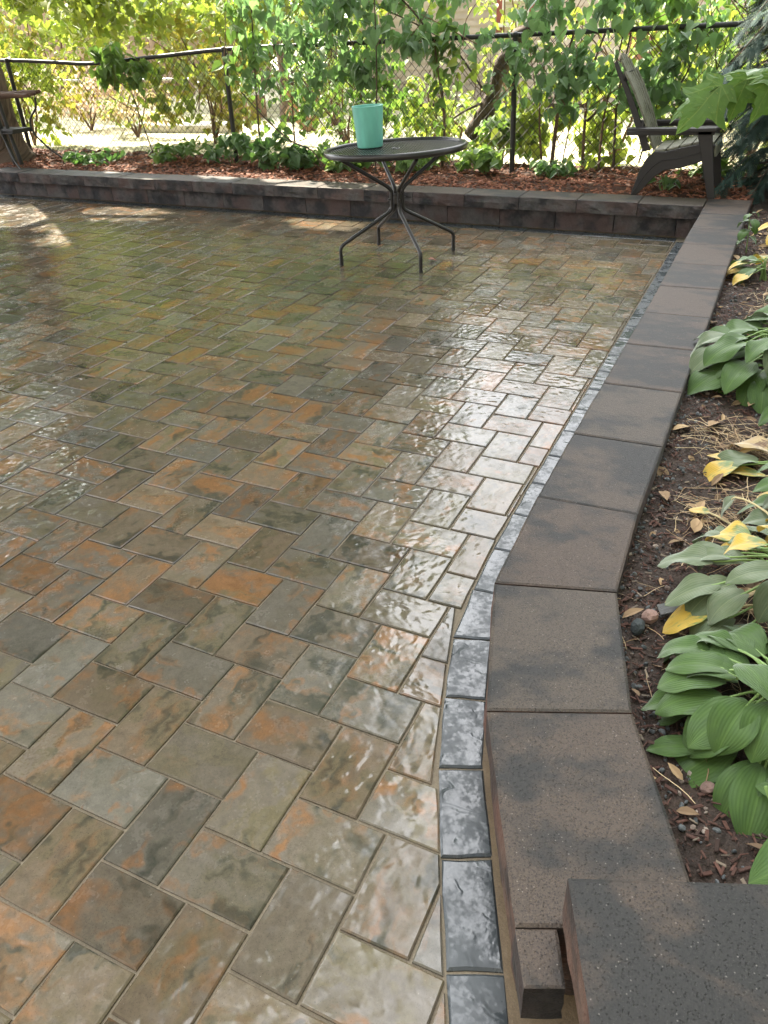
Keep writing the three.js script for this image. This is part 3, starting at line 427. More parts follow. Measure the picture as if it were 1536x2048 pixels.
// ------------------------------------------------------------------ the tree at the left, its crown reaching over the patio
{
  const R = rng(31), t = thing('maple_tree', 'large tree with ridged brown trunk at the left edge, crown reaching over the patio', 'tree', [0, 0, 0]);
  part('trunk', limb([[-7.48, 0.05, -5.5], [-7.49, 0.35, -5.5], [-7.50, 0.8, -5.52], [-7.50, 1.5, -5.52], [-7.5, 2.6, -5.5], [-7.6, 4.2, -5.4]], [0.42, 0.24, 0.19, 0.18, 0.165, 0.14], 16, 5, 0.12, 3), M.bark, t);
  const B = [[-7.5, 2.6, -5.5], [-7.6, 4.0, -5.4]];
  for (const [a, b, r] of [[0, [-5.4, 6.0, -4.6], 0.085], [1, [-10.5, 6.8, -3.0], 0.09], [1, [-7.2, 7.2, -2.4], 0.09], [0, [-12.0, 5.8, -6.4], 0.08], [1, [-5.6, 6.4, -7.6], 0.08], [0, [-5.6, 4.0, -7.6], 0.06], [0, [-9.4, 3.6, -8.0], 0.06]]) part('limb', limb([B[a], ...wander(R, [lerp(B[a][0], b[0], 0.35), lerp(B[a][1], b[1], 0.5), lerp(B[a][2], b[2], 0.35)], b, 3, 0.4)], [r, r * 0.6, r * 0.25], 7, 4, 0.05, 4), M.barkDark, t);
  // the crown; openings let small flecks of sun through to the far left of the patio
  const flecks = [[-6.3, -3.9, 0.5, 0.12], [-5.9, -3.3, 0.7, 0.10], [-3.2, -4.72, 0.5, 0.07], [-6.6, -4.72, 0.3, 0.07], [-5.6, -5.3, 0.5, 0.10], [-4.2, -5.45, 0.4, 0.10], [-2.2, -5.2, 0.3, 0.08], [-4.9, -2.3, 0.18, 0.10], [-5.6, -4.0, 0.55, 0.16], [-5.1, -3.55, 0.55, 0.15], [-4.6, -4.1, 0.5, 0.10], [-4.05, -3.1, 0.24, 0.10], [-2.3, -4.25, 0.30, 0.07], [-2.05, -4.75, 0.45, 0.09], [-4.9, -5.15, 0.45, 0.14], [-3.4, -5.2, 0.35, 0.10], [-6.1, -2.7, 0.25, 0.12], [-6.5, -4.7, 0.2, 0.08], [-2.95, -4.72, 0.25, 0.06]];
  const lit = (p) => { const k = p.y / SUN.y, x = p.x - SUN.x * k, z = p.z - SUN.z * k; return !flecks.some(([a, b, c, d]) => ((x - a) / (c + 0.30)) ** 2 + ((z - b) / (d + 0.26)) ** 2 < 1); };
  const over = (p) => lit(p) && p.z - p.y * SUN.z / SUN.y > -5.05 + 0.35 * Math.sin(p.x * 2.1);   // the crown ends above the back wall
  const crown = [], spots = []; for (let i = 0; i < 950; i++) spots.push([lerp(-13.2, -1.2, R()), lerp(4.9, 7.4, R() ** 1.4), lerp(-9.0, 0.4, R()), 0.35 + 0.4 * R()]);
  for (let i = 0; i < 46000; i++) { const k = spots[i % 950], g = () => (R() + R() + R() - 1.5) * 1.25 * k[3], p = V(k[0] + g(), k[1] + g() * 0.7, k[2] + g()); if (over(p) && p.x < -1.25 + Math.min(0, p.z + 3) * 0.60 - Math.max(0, p.z + 1.2) * 0.55 + 0.25 * Math.sin(p.z * 3)) crown.push({ p, s: 0.27 * (0.55 + 0.8 * R()), yaw: R() * 6.283, pitch: -0.1 - 0.8 * R(), roll: (R() - 0.5) * 1.5, c: tint(R, ...GREEN.mid) }); }
  leaves('crown', crown, 'lobed', t);
  const low = [...cloud(R, 3400, [-6.9, 2.25, -7.8], [2.7, 0.95, 1.2], 0.13, GREEN.sun, { clumps: 46, tight: 0.16 }), ];
  leaves('foliage', low, 'lobed', t);
}
// ------------------------------------------------------------------ vines on the fence
function vine(seed, label, stems, masses, pal = GREEN.vine) {
  const R = rng(seed), v = thing('fence_vine', label, 'vine', [0, 0, 0]);
  for (const s of stems) part('stem', limb(s.p, [s.r, s.r * 0.75, s.r * 0.5], 6, 4, 0.1, seed), s.dark ? M.barkDark : M.stem, v);
  const tw = []; for (const m of masses) for (let i = 0; i < 5; i++) { const [c, r] = [m[1], m[2]], a = [c[0] + (R() - 0.5) * r[0] * 1.6, c[1] - r[1] * 0.8, c[2]], e = [c[0] + (R() - 0.5) * r[0] * 2, c[1] + r[1] * (0.3 + 0.8 * R()), c[2] + (R() - 0.5) * r[2]]; tw.push(limb(wander(R, a, e, 3, 0.16), [0.005, 0.003, 0.0015], 4, 3)); }
  part('twigs', merge(tw), M.stem, v, 'stuff');
  for (const m of masses) leaves('foliage', cloud(R, m[0], m[1], m[2], m[3] ?? 0.095, m[4] ?? pal, { clumps: m[5] ?? 16, tight: m[6] ?? 0.30, droop: 1.25 }), m[7] ?? 'heart', v);
}
const st = (r, dark, ...p) => ({ r, dark, p });
vine(41, 'dense blue-green vine over the fence just right of the bare left post', [st(0.012, 1, [-4.05, 0.2, -5.85], [-3.98, 0.9, -5.8], [-3.85, 1.7, -5.7]), st(0.01, 0, [-3.7, 0.2, -6.0], [-3.65, 0.8, -5.95], [-3.5, 1.5, -5.8])], [[360, [-3.62, 1.28, -5.72], [0.62, 0.52, 0.30], 0.088, GREEN.vine, 22], [170, [-3.5, 0.80, -6.15], [0.62, 0.40, 0.25], 0.085, GREEN.mid, 14], [90, [-4.15, 1.45, -5.75], [0.3, 0.4, 0.25], 0.10, GREEN.mid, 8]]);
vine(42, 'vine hanging behind the teal cup and the left half of the table', [st(0.009, 1, [-2.50, 0.22, -5.5], [-2.42, 1.05, -5.45], [-2.34, 1.75, -5.3]), st(0.012, 0, [-2.85, 0.2, -6.1], [-2.9, 0.8, -6.05], [-2.7, 1.4, -5.9])], [[230, [-2.75, 0.88, -6.1], [0.55, 0.42, 0.3], 0.09, GREEN.mid, 16], [150, [-2.45, 0.55, -6.3], [0.5, 0.35, 0.3], 0.08, GREEN.sun, 12], [120, [-2.9, 1.15, -5.75], [0.35, 0.3, 0.2], 0.088, GREEN.vine, 8]]);
vine(43, 'broad vine mounded along the top rail above the teal cup', [st(0.014, 1, [-2.0, 0.2, -6.0], [-1.98, 0.7, -6.0], [-2.1, 1.35, -5.9], [-2.4, 1.7, -5.8]), st(0.01, 1, [-1.6, 0.9, -6.0], [-1.9, 1.25, -5.95], [-2.6, 1.6, -5.8])], [[430, [-2.35, 1.52, -5.75], [1.0, 0.34, 0.34], 0.092, GREEN.vine, 30, 0.24], [170, [-2.4, 1.75, -6.3], [0.9, 0.3, 0.4], 0.09, GREEN.sun, 16, 0.24]]);
vine(44, 'thin strand of vine dangling in front of the beige siding', [st(0.007, 0, [-2.02, 1.3, -5.85], [-1.96, 0.9, -5.85], [-1.9, 0.35, -5.9])], [[150, [-1.98, 0.98, -5.85], [0.16, 0.40, 0.14], 0.095, GREEN.mid, 10, 0.4], [70, [-1.66, 1.02, -5.9], [0.20, 0.22, 0.14], 0.085, GREEN.sun, 7], [80, [-2.12, 0.6, -6.1], [0.22, 0.3, 0.2], 0.08, GREEN.sun, 8]]);
vine(45, 'thick blue-green vine cascading over the rail around the right post', [st(0.02, 0, [-0.92, 0.22, -6.1], [-0.9, 0.6, -6.1], [-0.86, 1.0, -6.05], [-0.75, 1.4, -5.95]), st(0.012, 0, [-1.0, 0.25, -6.05], [-1.04, 0.7, -6.0], [-1.0, 1.2, -5.95])], [[400, [-0.98, 1.16, -5.68], [0.56, 0.46, 0.24], 0.088, GREEN.vine, 26, 0.26], [200, [-0.9, 0.75, -6.2], [0.5, 0.42, 0.25], 0.09, GREEN.sun, 14], [90, [-0.75, 1.62, -6.0], [0.4, 0.2, 0.3], 0.09, GREEN.mid, 8]]);
vine(46, 'tangle of bare dark stems and leaves behind the back of the chair', [st(0.016, 0, [-0.63, 0.25, -6.12], [-0.64, 0.7, -6.1], [-0.62, 1.0, -6.08], [-0.5, 1.35, -6.0]), st(0.014, 1, [-0.62, 0.62, -6.1], [-0.45, 0.8, -6.08], [-0.35, 1.15, -6.0]), st(0.013, 0, [-0.47, 0.22, -6.08], [-0.46, 0.7, -6.06], [-0.36, 1.3, -6.0]), st(0.014, 1, [-0.33, 0.2, -6.08], [-0.36, 0.8, -6.06], [-0.3, 1.3, -6.0]), st(0.006, 0, [-0.8, 0.22, -6.0], [-0.72, 0.9, -6.0], [-0.7, 1.4, -5.95])], [[260, [-0.5, 0.55, -6.3], [0.5, 0.42, 0.22], 0.09, GREEN.sun, 16], [150, [-0.4, 1.4, -5.95], [0.55, 0.36, 0.3], 0.088, GREEN.vine, 14], [120, [-0.45, 0.95, -5.85], [0.4, 0.3, 0.2], 0.09, GREEN.vine, 9]]);
vine(47, 'vine with arching dark runners over the rail above the chair arms', [st(0.010, 1, [0.05, 0.75, -6.0], [0.2, 1.0, -5.95], [0.28, 1.3, -5.9]), st(0.009, 1, [-0.35, 1.55, -5.9], [0.1, 1.72, -5.9], [0.6, 1.4, -5.95]), st(0.007, 1, [0.5, 0.3, -6.0], [0.45, 0.9, -6.0], [0.3, 1.5, -5.9]), st(0.007, 1, [0.2, 0.3, -6.0], [0.38, 0.8, -6.0], [0.5, 1.4, -5.9]), st(0.008, 1, [-0.1, 0.3, -6.0], [0.0, 0.8, -6.0], [0.35, 1.45, -5.9])], [[330, [0.15, 0.85, -6.25], [0.48, 0.55, 0.22], 0.09, GREEN.sun, 20], [210, [0.2, 1.05, -5.85], [0.42, 0.40, 0.16], 0.095, GREEN.vine, 14], [240, [0.15, 1.6, -6.0], [0.55, 0.30, 0.3], 0.09, GREEN.mid, 14]]);
vine(48, 'small vine draped on the low sagging part of the rail at the left', [st(0.008, 1, [-5.6, 0.2, -5.95], [-5.7, 0.8, -5.9], [-5.75, 1.25, -5.85])], [[190, [-5.75, 1.15, -5.82], [0.36, 0.26, 0.16], 0.10, GREEN.mid, 10], [150, [-5.35, 0.95, -6.1], [0.5, 0.35, 0.2], 0.085, GREEN.sun, 10]]);

// ------------------------------------------------------------------ shrubs and young trees behind the fence
function shrub(seed, name, label, cat, base, h, rx, rz, n, size, pal, kind = 'oval', cl = 26, sunny) {
  const R = rng(seed), t = thing(name, label, cat, [base[0], base[1], base[2]]);
  for (let i = 0; i < 4; i++) part('stem', limb([[0, 0, 0], [(R() - 0.5) * rx * 0.6, h * 0.4, (R() - 0.5) * rz * 0.6], [(R() - 0.5) * rx * 1.4, h * 0.85, (R() - 0.5) * rz * 1.4]], [0.02, 0.012, 0.006], 5, 3), M.stem, t);
  leaves('foliage', cloud(R, n, [0, h * 0.56, 0], [rx, h * 0.46, rz], size, pal, { clumps: cl, tight: 0.24, base }), kind, t);
  if (sunny) leaves('foliage', cloud(R, n * 0.5, [0, h * 0.6, 0], [rx * 1.05, h * 0.45, rz], size, sunny, { clumps: cl, tight: 0.24, base }), kind, t);
}
shrub(51, 'leafy_shrub', 'sunlit yellow-green shrub behind the fence at the far left', 'shrub', [-9.0, 0.1, -7.3], 1.35, 0.8, 0.5, 520, 0.10, GREEN.sun, 'lobed', 22, GREEN.yellow);
shrub(52, 'leafy_shrub', 'yellow-leaved shrub behind the fence left of the bare post', 'shrub', [-6.1, 0.1, -7.8], 1.5, 0.9, 0.6, 520, 0.10, GREEN.yellow, 'lobed', 26, GREEN.sun);
shrub(53, 'leafy_shrub', 'bright shrub beyond the fence between the leaning boards and the cup', 'shrub', [-3.9, 0.1, -7.6], 1.0, 0.7, 0.5, 330, 0.085, GREEN.sun, 'oval', 18, GREEN.mid);
shrub(54, 'leafy_shrub', 'bright yellow-green shrub beyond the fence under the tabletop', 'shrub', [-2.35, 0.1, -6.9], 0.85, 0.75, 0.4, 380, 0.08, GREEN.sun, 'heart', 18);
shrub(55, 'leafy_shrub', 'pale sunlit shrub beyond the fence below the leaning dead trunk', 'shrub', [-1.55, 0.1, -6.5], 0.55, 0.42, 0.25, 380, 0.085, GREEN.mid, 'heart', 14, GREEN.sun);
shrub(56, 'leafy_shrub', 'bright green shrub beyond the fence left of the chair', 'shrub', [-0.55, 0.1, -7.2], 1.5, 0.8, 0.5, 520, 0.09, GREEN.sun, 'heart', 22);
shrub(57, 'leafy_shrub', 'bright green shrub beyond the fence behind the chair seat', 'shrub', [0.75, 0.1, -7.4], 1.7, 0.9, 0.5, 560, 0.09, GREEN.sun, 'heart', 22, GREEN.mid);
shrub(58, 'young_tree', 'light green young tree beyond the fence in front of the house window', 'tree', [-2.5, 0.1, -9.6], 2.4, 0.55, 0.5, 420, 0.10, GREEN.sun, 'oval', 26);
shrub(64, 'leafy_shrub', 'low pale shrub with yellow and pinkish tan leaves in the yard at the far left', 'shrub', [-9.4, 0.1, -8.9], 0.95, 1.0, 0.45, 620, 0.09, [[0.42, 0.30, 0.20], [0.55, 0.42, 0.30]], 'oval', 26, GREEN.yellow);
shrub(65, 'leafy_shrub', 'low sunlit shrub with mixed pale leaves in the yard left of the pale slab', 'shrub', [-7.9, 0.1, -8.3], 0.7, 0.7, 0.3, 300, 0.08, [[0.42, 0.32, 0.18], [0.52, 0.44, 0.24]], 'oval', 16, GREEN.sun);
shrub(63, 'leafy_shrub', 'dense bright shrub beyond the fence hiding the left corner of the beige siding', 'shrub', [-5.0, 0.1, -9.3], 2.3, 0.75, 0.5, 1100, 0.09, GREEN.sun, 'oval', 34, GREEN.mid);
shrub(59, 'young_tree', 'yellow-green young tree beyond the fence above the pale wall slab', 'tree', [-9.0, 0.1, -12.6], 3.6, 2.0, 1.0, 2200, 0.12, GREEN.sun, 'lobed', 46, GREEN.yellow);
shrub(60, 'young_tree', 'green young tree beyond the fence left of the beige siding', 'tree', [-6.9, 0.1, -12.0], 3.2, 0.8, 0.7, 1700, 0.10, GREEN.mid, 'oval', 34, GREEN.sun);
shrub(61, 'young_tree', 'tall green tree at the right end of the beige house', 'tree', [0.6, 0.1, -9.5], 3.0, 1.2, 0.8, 1200, 0.11, GREEN.mid, 'oval', 34, GREEN.sun);
shrub(62, 'young_tree', 'yellowish tree before the tan building at the far left', 'tree', [-12.2, 0.1, -11.0], 3.2, 1.8, 1.0, 1700, 0.12, GREEN.sun, 'lobed', 36, GREEN.yellow);
for (let i = 0; i < 6; i++) {                                        // trees added beyond the yard to block low sky in the patio's reflections
  const R = rng(200 + i), x = -31 + i * 4.1, z = -21 + 2.5 * (R() - 0.5), h = 15.5 + 2 * R(), t = thing('added_far_tree', ['first', 'second', 'third', 'fourth', 'fifth', 'sixth'][i] + ' tall leafy tree from the left in the far row added to block low sky', 'tree', [x, 0, z], 'tall trees added in the far row as a sky screen');
  part('trunk', limb([[0, 0, 0], [0.1, h * 0.35, 0], [0, h * 0.8, 0.1]], [0.26, 0.2, 0.08], 9, 4, 0.1), M.bark, t);
  leaves('crown', cloud(R, 3600, [0, h * 0.56, 0], [2.7, h * 0.45, 2.2], 0.55, GREEN.mid, { clumps: 110, tight: 0.16 }), 'lobed', t);
}
{
  const R = rng(230), t = thing('added_shade_tree', 'broad unseen tree added right of the planting bed to block sky light', 'tree', [5.4, 0, -0.5]);  // out of view, added to cut the sky light on bed and caps
  part('trunk', limb([[0, 0, 0], [0.1, 2.4, 0], [0, 5.5, 0.1]], [0.24, 0.18, 0.1], 9, 4, 0.1), M.bark, t);
  leaves('crown', cloud(R, 7000, [0, 5.0, 0], [3.6, 2.6, 4.6], 0.30, GREEN.mid, { clumps: 130, tight: 0.16 }), 'lobed', t);
}
{ // trunks
  const t = thing('leaning_tree', 'dark dead tree trunk leaning to the right across the fence', 'tree trunk', [0, 0, 0]);
  part('trunk', limb([[-1.93, 0.42, -6.62], [-1.76, 0.62, -6.6], [-1.66, 0.86, -6.55], [-1.56, 1.05, -6.45], [-1.40, 1.22, -6.3], [-1.30, 1.34, -6.2]], [0.085, 0.10, 0.065, 0.085, 0.07, 0.06], 10, 5, 0.25, 8), M.barkDark, t);
  part('branch', limb([[-1.72, 0.75, -6.57], [-1.95, 0.66, -6.5], [-2.15, 0.55, -6.4], [-2.45, 0.56, -6.3]], [0.016, 0.010, 0.005], 6, 4), M.barkDark, t);
  part('branch', limb([[-1.35, 1.3, -6.2], [-1.2, 1.36, -6.1], [-1.05, 1.42, -6.1]], [0.06, 0.04, 0.02], 7, 4, 0.2), M.barkDark, t);
  const g = thing('tree_trunk', 'grey tree trunk standing in the yard left of the leaning tan boards', 'tree trunk', [-6.55, 0.05, -10.5]);
  part('trunk', limb([[0, 0, 0], [0.02, 0.8, 0], [-0.05, 2, 0], [0.1, 3.4, 0.1]], [0.16, 0.12, 0.11, 0.07], 10, 4, 0.12), M.bark, g);
  const d = thing('tree_trunk', 'slim dark tree trunk seen above the cup left of the beige siding', 'tree trunk', [-5.37, 0.05, -10]);
  part('trunk', limb([[0, 0, 0], [0.0, 0.8, 0], [-0.02, 2, 0], [0.1, 3.2, 0.1]], [0.09, 0.075, 0.07, 0.05], 8, 4, 0.1), M.barkDark, d);
  const s = thing('fallen_stick', 'thin dark stick slanting down across the fence left of the table', 'stick', [0, 0, 0]);
  part('stick', limb([[-3.99, 0.91, -5.55], [-3.7, 0.68, -5.5], [-3.37, 0.49, -5.42], [-3.1, 0.42, -5.35], [-2.95, 0.26, -5.3]], [0.006, 0.008, 0.007, 0.005], 5, 4), M.barkDark, s);
}
// ------------------------------------------------------------------ weeds at the foot of the fence
function weed(seed, label, x, z, r, h, n, size = 0.085, pal = GREEN.weed, kind = 'heart') { const R = rng(seed), w = thing('leafy_weed', label, 'weed', [x, 0.2, z]); for (let i = 0; i < 5; i++) part('stem', limb([[0, -0.02, 0], [(R() - 0.5) * r, h * 0.5, (R() - 0.5) * r * 0.6], [(R() - 0.5) * r * 2, h * 0.9, (R() - 0.5) * r]], [0.005, 0.003], 4, 3), M.petiole, w); leaves('foliage', cloud(R, n, [0, h * 0.5, 0], [r, h * 0.5, r * 0.55], size, pal, { clumps: 10, tight: 0.34, droop: 0.7 }), kind, w); }
weed(71, 'low dark green weeds in the mulch beside the metal stand at the left', -6.05, -5.35, 0.36, 0.17, 120);
weed(72, 'low bright weeds under the fence halfway between stand and bare post', -5.1, -5.75, 0.4, 0.22, 110, 0.09, GREEN.mid);
weed(73, 'leafy weeds at the foot of the bare fence post', -4.35, -5.75, 0.34, 0.30, 120, 0.09, GREEN.weed);
weed(74, 'dense dark green weed clump in front of the fence left of the table', -3.6, -5.55, 0.36, 0.34, 230, 0.10, GREEN.weed);
weed(75, 'green weeds under the fence behind the left edge of the table', -2.95, -5.65, 0.34, 0.28, 170, 0.09, GREEN.mid);
weed(76, 'weeds behind the table legs at the foot of the fence', -2.2, -5.75, 0.36, 0.22, 130, 0.08, GREEN.mid);
weed(77, 'weeds at the foot of the right fence post', -1.45, -5.75, 0.3, 0.26, 130, 0.09, GREEN.mid);
weed(78, 'small weeds at the base of the bare vine stems', -0.75, -5.75, 0.26, 0.16, 70, 0.07, GREEN.weed);
weed(79, 'small dark seedling in the mulch under the chair', 0.25, -5.25, 0.10, 0.14, 16, 0.075, GREEN.weed);
weed(80, 'scattered weeds behind the chair legs', 0.6, -5.9, 0.34, 0.2, 80, 0.08, GREEN.mid);

// ------------------------------------------------------------------ round table and cup
{
  const t = thing('patio_table', 'round black metal mesh table with four bent legs standing on the wet patio', 'table', [-1.33, 0, -3.47]);
  const top = new THREE.Group(); top.name = 'tabletop'; top.position.set(0.0, 0.732, 0); top.rotation.z = 0.035; top.rotation.x = -0.012; t.add(top);
  const Rt = 0.492;
  part('rim', merge([new THREE.TorusGeometry(Rt - 0.014, 0.014, 10, 72).rotateX(Math.PI / 2).scale(1, 1.5, 1)]), M.iron, top);
  const g = [], p = 0.0165, b = new GB();
  for (const turn of [0, 1]) for (let k = -29; k <= 29; k++) {
    const d = k * p, c = Math.sqrt(Math.max(0, (Rt - 0.02) ** 2 - d * d)); if (c < 0.03) continue; const w = 0.0034, y0 = turn ? 0.001 : -0.001, n = 1;
    const seg = Math.abs(d) < 0.024 ? [[-c, -0.03], [0.03, c]] : [[-c, c]];
    for (const [s, e] of seg) { const q = turn ? [[d - w, y0, s], [d - w, y0, e], [d + w, y0, e], [d + w, y0, s]] : [[s, y0, d + w], [e, y0, d + w], [e, y0, d - w], [s, y0, d - w]]; const lo = q.map((v) => [v[0], v[1] - 0.0035, v[2]]); b.quad(...q); b.quad(lo[3], lo[2], lo[1], lo[0]); b.quad(q[1], q[0], lo[0], lo[1]); b.quad(q[3], q[2], lo[2], lo[3]); }
  }
  const mesh = b.build(); mesh.rotateY(0.6); part('mesh_panel', mesh, M.iron, top);
  part('umbrella_ring', new THREE.TorusGeometry(0.029, 0.005, 8, 24).rotateX(Math.PI / 2), M.iron, top);
  part('support_ring', new THREE.TorusGeometry(0.385, 0.008, 8, 48).rotateX(Math.PI / 2).translate(0, -0.022, 0), M.iron, top);
  for (let k = 0; k < 4; k++) {
    const a = Math.PI / 4 + k * Math.PI / 2, c = Math.cos(a), s = Math.sin(a), P = (r, y) => V(c * r, y, s * r), foot = 0.437, cp = new THREE.CurvePath(), hub = 0.040, tilt = Math.cos(a) * 0.4 * 0.035;
    const K = [P(0.385, 0.700 + tilt), P(0.10, 0.515), P(hub, 0.455), P(hub, 0.365), P(0.08, 0.315), P(0.40, 0.150), P(foot, 0.105), P(foot, 0.004)];
    // straight runs joined by short bends
    cp.add(new THREE.LineCurve3(K[0], K[1])); cp.add(new THREE.QuadraticBezierCurve3(K[1], P(hub, 0.48), K[2])); cp.add(new THREE.LineCurve3(K[2], K[3])); cp.add(new THREE.QuadraticBezierCurve3(K[3], P(hub, 0.336), K[4])); cp.add(new THREE.LineCurve3(K[4], K[5])); cp.add(new THREE.QuadraticBezierCurve3(K[5], P(foot, 0.131), K[6])); cp.add(new THREE.LineCurve3(K[6], K[7]));
    const leg = part('leg', new THREE.TubeGeometry(cp, 90, 0.0135, 10), M.iron, t);
    part('foot_cap', new THREE.CylinderGeometry(0.0148, 0.0148, 0.014, 12).translate(c * foot, 0.009, s * foot), M.blackPipe, leg);
    part('bolt', new THREE.CylinderGeometry(0.006, 0.006, 0.02, 8).rotateZ(Math.PI / 2).rotateY(-a).translate(c * 0.058, 0.41, s * 0.058), M.iron, leg);
  }
  part('collar', new THREE.CylinderGeometry(0.038, 0.038, 0.055, 20, 1, true), M.iron, t).position.y = 0.41;
  part('collar_plate', new THREE.CylinderGeometry(0.036, 0.036, 0.006, 20), M.iron, t).position.y = 0.44;
  const cup = thing('plastic_cup', 'tall teal plastic tumbler standing on the black mesh table', 'cup', [-1.555, 0.7285, -3.535]);
  cup.rotation.z = 0.035;
  const prof = [[0, 0.004], [0.080, 0.004], [0.085, 0.0], [0.088, 0.003], [0.0895, 0.012], [0.107, 0.250], [0.109, 0.252], [0.1095, 0.257], [0.1075, 0.259], [0.1055, 0.256], [0.104, 0.246], [0.086, 0.014], [0.080, 0.010], [0, 0.010]].map((q) => new THREE.Vector2(...q));
  part('cup_body', new THREE.LatheGeometry(prof, 56), M.cup, cup);
}

// ------------------------------------------------------------------ adirondack chair
{
  const c = thing('adirondack_chair', 'weathered dark resin adirondack chair on the mulch behind the right corner of the wall', 'chair', [0.0, 0.215, -5.2]);
  // profile in x (facing +x) and y, width along z
  const y = (v) => v - 0.215, rail = [[0.03, 0.225], [0.075, 0.225], [0.20, 0.37], [0.26, 0.415], [0.38, 0.435], [0.50, 0.475], [0.58, 0.515], [0.60, 0.60], [0.50, 0.605], [0.36, 0.575], [0.25, 0.545], [0.17, 0.545], [0.12, 0.50], [0.08, 0.42]].map(([a, b]) => [a, y(b)]);
  for (const z of [0.235, -0.265]) { part('rear_leg', extr(rail, z, z + 0.03, 0.005), M.resin, c); const rib = limb([[0.04, y(0.235), z + 0.03], [0.14, y(0.40), z + 0.03], [0.22, y(0.475), z + 0.03], [0.36, y(0.505), z + 0.03], [0.55, y(0.555), z + 0.03]], [0.005], 5, 4); part('leg_rib', rib, M.resin, c); }
  for (const z of [0.24, -0.30]) { part('front_leg', merge([extr([[0.615, y(0.225)], [0.66, y(0.225)], [0.56, y(0.70)], [0.455, y(0.70)]].map(([a, b]) => [a, b]), z + 0.02, z + 0.045, 0.004), extr([[0.605, y(0.225)], [0.628, y(0.225)], [0.50, y(0.70)], [0.45, y(0.70)]], z, z + 0.022, 0.003)]), M.resin, c); }
  for (const s of [1, -1]) { const arm = new THREE.Shape([[-0.05, s * 0.20], [0.10, s * 0.225], [0.52, s * 0.205], [0.60, s * 0.225], [0.615, s * 0.28], [0.59, s * 0.335], [0.50, s * 0.345], [0.05, s * 0.285], [-0.05, s * 0.262]].map((q) => new THREE.Vector2(...q))); const g = new THREE.ExtrudeGeometry(arm, { depth: 0.016, bevelEnabled: true, bevelThickness: 0.005, bevelSize: 0.005, bevelSegments: 2 }); g.rotateX(Math.PI / 2); g.rotateZ(0.03); g.translate(0, y(0.70), 0); part('armrest', g, M.resin, c); part('armrest_edge', merge([extr([[-0.05, y(0.655)], [0.58, y(0.668)], [0.58, y(0.70)], [-0.05, y(0.685)]], s > 0 ? 0.262 : -0.285, s > 0 ? 0.285 : -0.262, 0.003)]), M.resin, c); }
  // seat slats along the sloping seat, the last one rolled over the front
  const S = [[0.165, 0.548], [0.255, 0.555], [0.345, 0.578], [0.435, 0.600], [0.525, 0.617], [0.585, 0.605]];
  for (let i = 0; i < 5; i++) { const [a, b] = S[i], [d, e] = S[i + 1], an = Math.atan2(e - b, d - a), l = Math.hypot(d - a, e - b) - 0.010; part('seat_slat', cbox(l, 0.018, 0.50, (a + d) / 2, y((b + e) / 2), 0, 0.005, 0, an), M.resinTop, c); }
  part('seat_slat', extr([[0.588, y(0.60)], [0.603, y(0.585)], [0.618, y(0.52)], [0.603, y(0.515)], [0.588, y(0.57)]], -0.25, 0.25, 0.003), M.resinTop, c);
  // back slats fan out, curved, taller in the middle; a dark frame runs up behind them
  const curve = (t) => { const P = [[0.160, 0.548], [0.10, 0.68], [0.035, 0.82], [-0.045, 0.97], [-0.125, 1.09], [-0.185, 1.19]], k = t * 5, i = Math.min(4, Math.floor(k)), f = k - i; return [lerp(P[i][0], P[i + 1][0], f), y(lerp(P[i][1], P[i + 1][1], f))]; };
  for (let i = -3; i <= 3; i++) {
    const top = 1 - 0.035 * i * i * 0.55 - (Math.abs(i) === 3 ? 0.04 : 0), g = new GB(), N = 9, z0 = (k) => i * lerp(0.056, 0.072, k), w = (k) => lerp(0.020, 0.0265, k), d = 0.014, bow = (k) => -0.010 * (9 - i * i) / 9;
    const ring = (k) => { const [x, yy] = curve(k * top), z = z0(k), ww = w(k) * (k > 0.95 ? 0.72 : 1), bx = bow(k); return [[x + bx, yy, z - ww], [x + bx, yy, z + ww], [x + bx - d, yy - 0.004, z + ww], [x + bx - d, yy - 0.004, z - ww]]; };
    for (let k = 0; k < N; k++) { const a = ring(k / N), b = ring((k + 1) / N); for (let s = 0; s < 4; s++) g.quad(a[s], a[(s + 1) % 4], b[(s + 1) % 4], b[s], [0, k / N], [0.05, k / N], [0.05, (k + 1) / N], [0, (k + 1) / N]); if (k === N - 1) g.quad(b[0], b[1], b[2], b[3]); }
    part('back_slat', g.build(), M.resinTop, c);
  }
  for (const s of [1, -1]) { const fr = [0, 0.2, 0.4, 0.6, 0.8, 0.92].map((t) => { const [x, yy] = curve(t); return [x - 0.03 - 0.012 * Math.sin(t * 3), yy]; }), bk = fr.map(([x, yy], i) => [x - 0.055 + i * 0.007, yy - 0.015]).reverse(); part('back_frame', extr([...fr, ...bk], s > 0 ? 0.185 : -0.21, s > 0 ? 0.21 : -0.185, 0.003), M.resin, c); }
  for (const t of [0.25, 0.72]) { const [x, yy] = curve(t); part('back_rail', cbox(0.02, 0.06, 0.42, x - 0.035, yy, 0, 0.004), M.resin, c); }
  part('front_apron', cbox(0.02, 0.07, 0.47, 0.575, y(0.555), 0, 0.004), M.resin, c);
}

